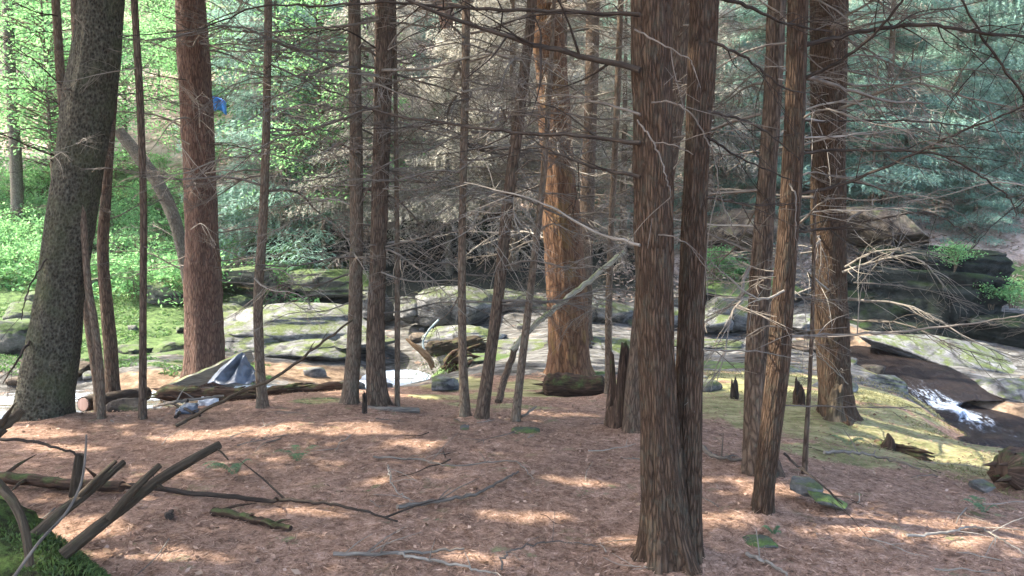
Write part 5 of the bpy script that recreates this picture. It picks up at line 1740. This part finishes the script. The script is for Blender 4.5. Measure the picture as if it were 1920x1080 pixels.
# unseen shade trees added just outside the frame, left, and on the far bank: their crowns dapple the ground
for i, (x, y, r, z0, z1, n) in enumerate([(-7.6, 9.3, 3.0, 6.2, 12, 4500), (-10.5, 12.5, 3.2, 6.5, 12, 4000), (-5.6, 6.4, 2.8, 5.5, 11, 4600), (-4.6, 3.4, 2.7, 5.2, 11, 4600),
                                          (-7.6, 4.4, 2.9, 5.5, 12, 4400), (-6.2, 1.2, 2.8, 5.2, 11, 4200), (-9.5, 7.0, 3.0, 6, 12, 4000), (-3.4, .6, 2.4, 5.2, 10, 3400)]):
    root = empty('shade_tree', (x, y, H(x, y)), 'unseen conifer added outside the left edge, its crown shading the clearing', 'tree', 'shade conifers added outside the left edge')
    mb = MB(); P = [Vector((x, y, H(x, y) - .4 + (z1 + .3) * t)) for t in np.linspace(0, 1, 20)]
    mb.tube(P, np.linspace(.2, .03, 20), 14, lump_disp(i)); mb.build('trunk', M['bark_brown'], root)
    me = crown_mesh((x, y, 0), r, z0, z1, n, seed=900 + i); me.transform(Matrix.Translation((0, 0, -root.location.z)))
    link('crown', me, M['leaf_hemlock'], root)

# ------------------------------------------------------------------ ground cover and litter (nobody could count it)
n = 26000
y = RNG.uniform(11.8, 24, n); x = RNG.uniform(-.78, -.26, n) * y
kp = (fbm(x * .8, y * .8) > -.15 + .5 * (y < 15.5)) & ((x / y < -.40) | (y > 16.5))
x = x[kp]; y = y[kp]; n = len(x)
C = np.stack([x, y, Hn(x, y) + RNG.uniform(.01, .22, n) ** 1.2], 1)
o = link('ground_cover', leaves_mesh('ground_cover', C, RNG.normal(0, 1, (n, 3)) * np.array([1, 1, .3]), np.array([0, -.3, 1.]) + RNG.normal(0, .4, (n, 3)), RNG.uniform(.06, .15, n), RNG.uniform(.04, .09, n)), M['leaf_bright'])
tag(o, 'low bright green leaves carpeting the left far bank', 'ground cover', kind='stuff')

feet = [(r_[3].x, r_[3].y, max(r_[2][3], .03)) for r_ in TREES.values() if r_[3].y < 9] + [(twin.location.x, twin.location.y + .12, .07)]


def mound(x, y):
    r = np.zeros(np.broadcast(x, y).shape)
    for fx_, fy_, fr in feet:
        d2 = ((x - fx_) ** 2 + (y - fy_) ** 2) / (2.6 * fr + .05) ** 2
        r = np.maximum(r, (.02 + .30 * fr) * np.exp(-d2))
    return r


co = np.empty(len(gme.vertices) * 3, dtype=np.float32)
gme.vertices.foreach_get('co', co)
co = co.reshape(-1, 3)
co[:, 2] += mound(co[:, 0].astype(float), co[:, 1].astype(float))
gme.vertices.foreach_set('co', co.ravel()); gme.update()

n = 26000
y = RNG.uniform(16.2, 30, n); x = RNG.uniform(-.30, .74, n) * y
kp = (x > 2.2) | (y > 20)
x = x[kp]; y = y[kp]; n = len(x)
C = np.stack([x, y, Hn(x, y) + RNG.uniform(.0, .05, n)], 1)
hl = leafmat('hill_litter', (.09, .06, .042), (.26, .19, .14), (.46, .37, .30), .1, .8)
o = link('leaf_litter', leaves_mesh('leaf_litter', C, RNG.normal(0, 1, (n, 3)) * np.array([1, 1, .4]), np.array([0, -.4, 1.]) + RNG.normal(0, .5, (n, 3)), RNG.uniform(.06, .16, n), RNG.uniform(.03, .08, n)), hl)
tag(o, 'tan fallen leaves and twigs covering the far hillside', 'litter', kind='stuff')
rg = random.Random(77)
for i in range(14):
    yy = rg.uniform(12.5, 17.5); xx = rg.uniform(-.66, -.36) * yy
    ss = rg.uniform(.15, .38)
    rock('mossy_stone', 'half-buried mossy stone on the sloping left bank', (xx, yy, H(xx, yy) + ss * .12), (ss * 1.4, ss, ss * .5), 'rock_moss', 600 + i, rg.uniform(0, 6), sub=4, group='half-buried stones of the left bank', cat='stone')

# low moss and seedlings on the sloping left bank
n = 30000
y = RNG.uniform(11.2, 17.5, n); x = RNG.uniform(-.72, -.33, n) * y
kp = fbm(x * 1.1, y * 1.6) + .5 * fbm(x * 5, y * 5, o=2) > .02
x = x[kp]; y = y[kp]; n = len(x)
C = np.stack([x, y, Hn(x, y) + RNG.uniform(.0, .03, n)], 1)
gt = leafmat('bank_moss', (.025, .06, .018), (.075, .16, .045), (.17, .30, .09), .35)
o = link('bank_moss', leaves_mesh('bank_moss', C, RNG.normal(0, 1, (n, 3)) * np.array([1, 1, .5]) + np.array([0, 0, .3]), RNG.normal(0, 1, (n, 3)) + np.array([0, 0, 1.5]), RNG.uniform(.03, .10, n), RNG.uniform(.012, .04, n)), gt)
tag(o, 'low green moss and seedlings on the sloping left bank', 'moss', kind='stuff')

# tufts of moss and short grass on the yellow-green bank
n = 30000
x = RNG.uniform(1.6, 7.0, n); y = RNG.uniform(5.0, 11.0, n)
kp = fbm(x * 1.6, y * 2.2) + .25 * fbm(x * 7, y * 7, o=2) > .02 + .9 * (1 - sstep(2.0, 3.0, x + .25 * (y - 7)))
x = x[kp]; y = y[kp]; n = len(x)
C = np.stack([x, y, Hn(x, y) + RNG.uniform(.0, .018, n)], 1)
tuft = leafmat('yellow_moss', (.07, .075, .022), (.17, .165, .06), (.36, .31, .15), .3)
o = link('moss_tufts', leaves_mesh('moss_tufts', C, RNG.normal(0, 1, (n, 3)) * np.array([1, 1, .7]) + np.array([0, 0, .5]), RNG.normal(0, 1, (n, 3)), RNG.uniform(.02, .06, n), RNG.uniform(.004, .012, n)), tuft)
tag(o, 'short yellow-green moss and grass tufts on the right bank', 'moss', kind='stuff')

# brown dead leaves and cones on the floor
n = 480
y = 1.8 + 7 * RNG.random(n) ** 1.1; x = RNG.uniform(-.8, .8, n) * y
C = np.stack([x, y, Hn(x, y) + mound(x, y) + .012], 1)
az = RNG.uniform(0, 6.283, n)
dl = leafmat('dead_leaf', (.08, .045, .025), (.20, .12, .07), (.40, .29, .20), .15, .7)
o = link('dead_leaves', leaves_mesh('dead_leaves', C, np.stack([np.cos(az), np.sin(az), RNG.normal(0, .35, n)], 1), np.array([0, 0, 1.]) + RNG.normal(0, .5, (n, 3)), RNG.uniform(.03, .06, n), RNG.uniform(.016, .032, n), RNG.random(n)), dl)
tag(o, 'scattered brown dead leaves on the needle floor', 'leaves', kind='stuff')

n = 90000
y = 1.6 + 6.6 * RNG.random(n) ** 1.2; x = RNG.uniform(-.80, .82, n) * y
kp = fbm(x * 1.5, y * 1.5) > -.3 - .3 * RNG.random(n)
x = x[kp]; y = y[kp]; n = len(x)
C = np.stack([x, y, Hn(x, y) + mound(x, y) + RNG.uniform(.002, .016, n)], 1)
az = RNG.uniform(0, 6.283, n)
D = np.stack([np.cos(az), np.sin(az), RNG.normal(0, .22, n)], 1)
N = np.array([0, 0, 1.]) + RNG.normal(0, .4, (n, 3))
big = RNG.random(n) < .05
L_ = np.where(big, RNG.uniform(.018, .04, n), RNG.uniform(.018, .075, n))
W_ = np.where(big, RNG.uniform(.010, .024, n), RNG.uniform(.0022, .005, n))
o = link('needle_litter', leaves_mesh('needle_litter', C, D, N, L_, W_, RNG.random(n) ** 1.3), M['litter'])
tag(o, 'fallen needles, twigs and leaf scraps covering the forest floor', 'litter', kind='stuff')

# fern-like seedlings on the needle floor
for i, (px, py, s, lb) in enumerate([(440, 893, .26, 'feathery green seedling left of the fallen twigs on the needle floor'), (560, 868, .22, 'small green seedling at the middle left of the needle floor'),
                                     (1845, 965, .20, 'small grass-green seedling at the right of the needle floor'), (1450, 1005, .10, 'tiny green sprig at the end of the flat mossy stone'),
                                     (1590, 838, .22, 'green fern tuft at the foot of the stout dark trunk')]):
    p = hit(px, py)
    s *= .72
    ng = np.random.default_rng(i)
    nf_ = 7
    Cs = []; Ds = []
    for k in range(nf_):
        az = ng.uniform(0, 6.28); l = s * ng.uniform(.6, 1.1)
        for j in range(16):
            t = (j + 1) / 16
            c = np.array([math.cos(az) * l * t, math.sin(az) * l * t, .10 * s / .2 * math.sin(t * 2.4) + .01])
            for sg in (-1, 1):
                dd = np.array([math.cos(az) * .5 - sg * math.sin(az), math.sin(az) * .5 + sg * math.cos(az), -.1])
                w = l * .22 * math.sin(math.pi * min(1, t * .9 + .12))
                Cs.append(c + dd * w * .45); Ds.append(dd * w)
    Cs = np.array(Cs); Ds = np.array(Ds)
    o = link('seedling', leaves_mesh('seedling', Cs, Ds, np.array([[0, 0, 1.]]) + ng.normal(0, .2, Cs.shape), np.linalg.norm(Ds, axis=1), .011), M['fern'])
    o.location = p
    tag(o, lb, 'seedling', 'green seedlings on the needle floor')


# ------------------------------------------------------------------ the pale air under the trees
import bmesh
bm = bmesh.new(); bmesh.ops.create_cube(bm, size=1)
me = bpy.data.meshes.new('haze'); bm.to_mesh(me); bm.free()
hz = bpy.data.objects.new('haze', me); COL.objects.link(hz)
zt = float(co[:, 2].max()) + 14
hz.scale = (150, 128, zt + 6); hz.location = (2, 49, (zt - 6) / 2)
tag(hz, kind='stuff')
hm = bpy.data.materials.new('haze'); hm.use_nodes = True
ht = hm.node_tree; ht.nodes.clear()
ho = ht.nodes.new('ShaderNodeOutputMaterial'); hv = ht.nodes.new('ShaderNodeVolumePrincipled')
hv.inputs['Color'].default_value = (.9, .95, .93, 1); hv.inputs['Density'].default_value = .0005
ht.links.new(hv.outputs[0], ho.inputs['Volume'])
me.materials.append(hm)
scene.cycles.volume_bounces = 1
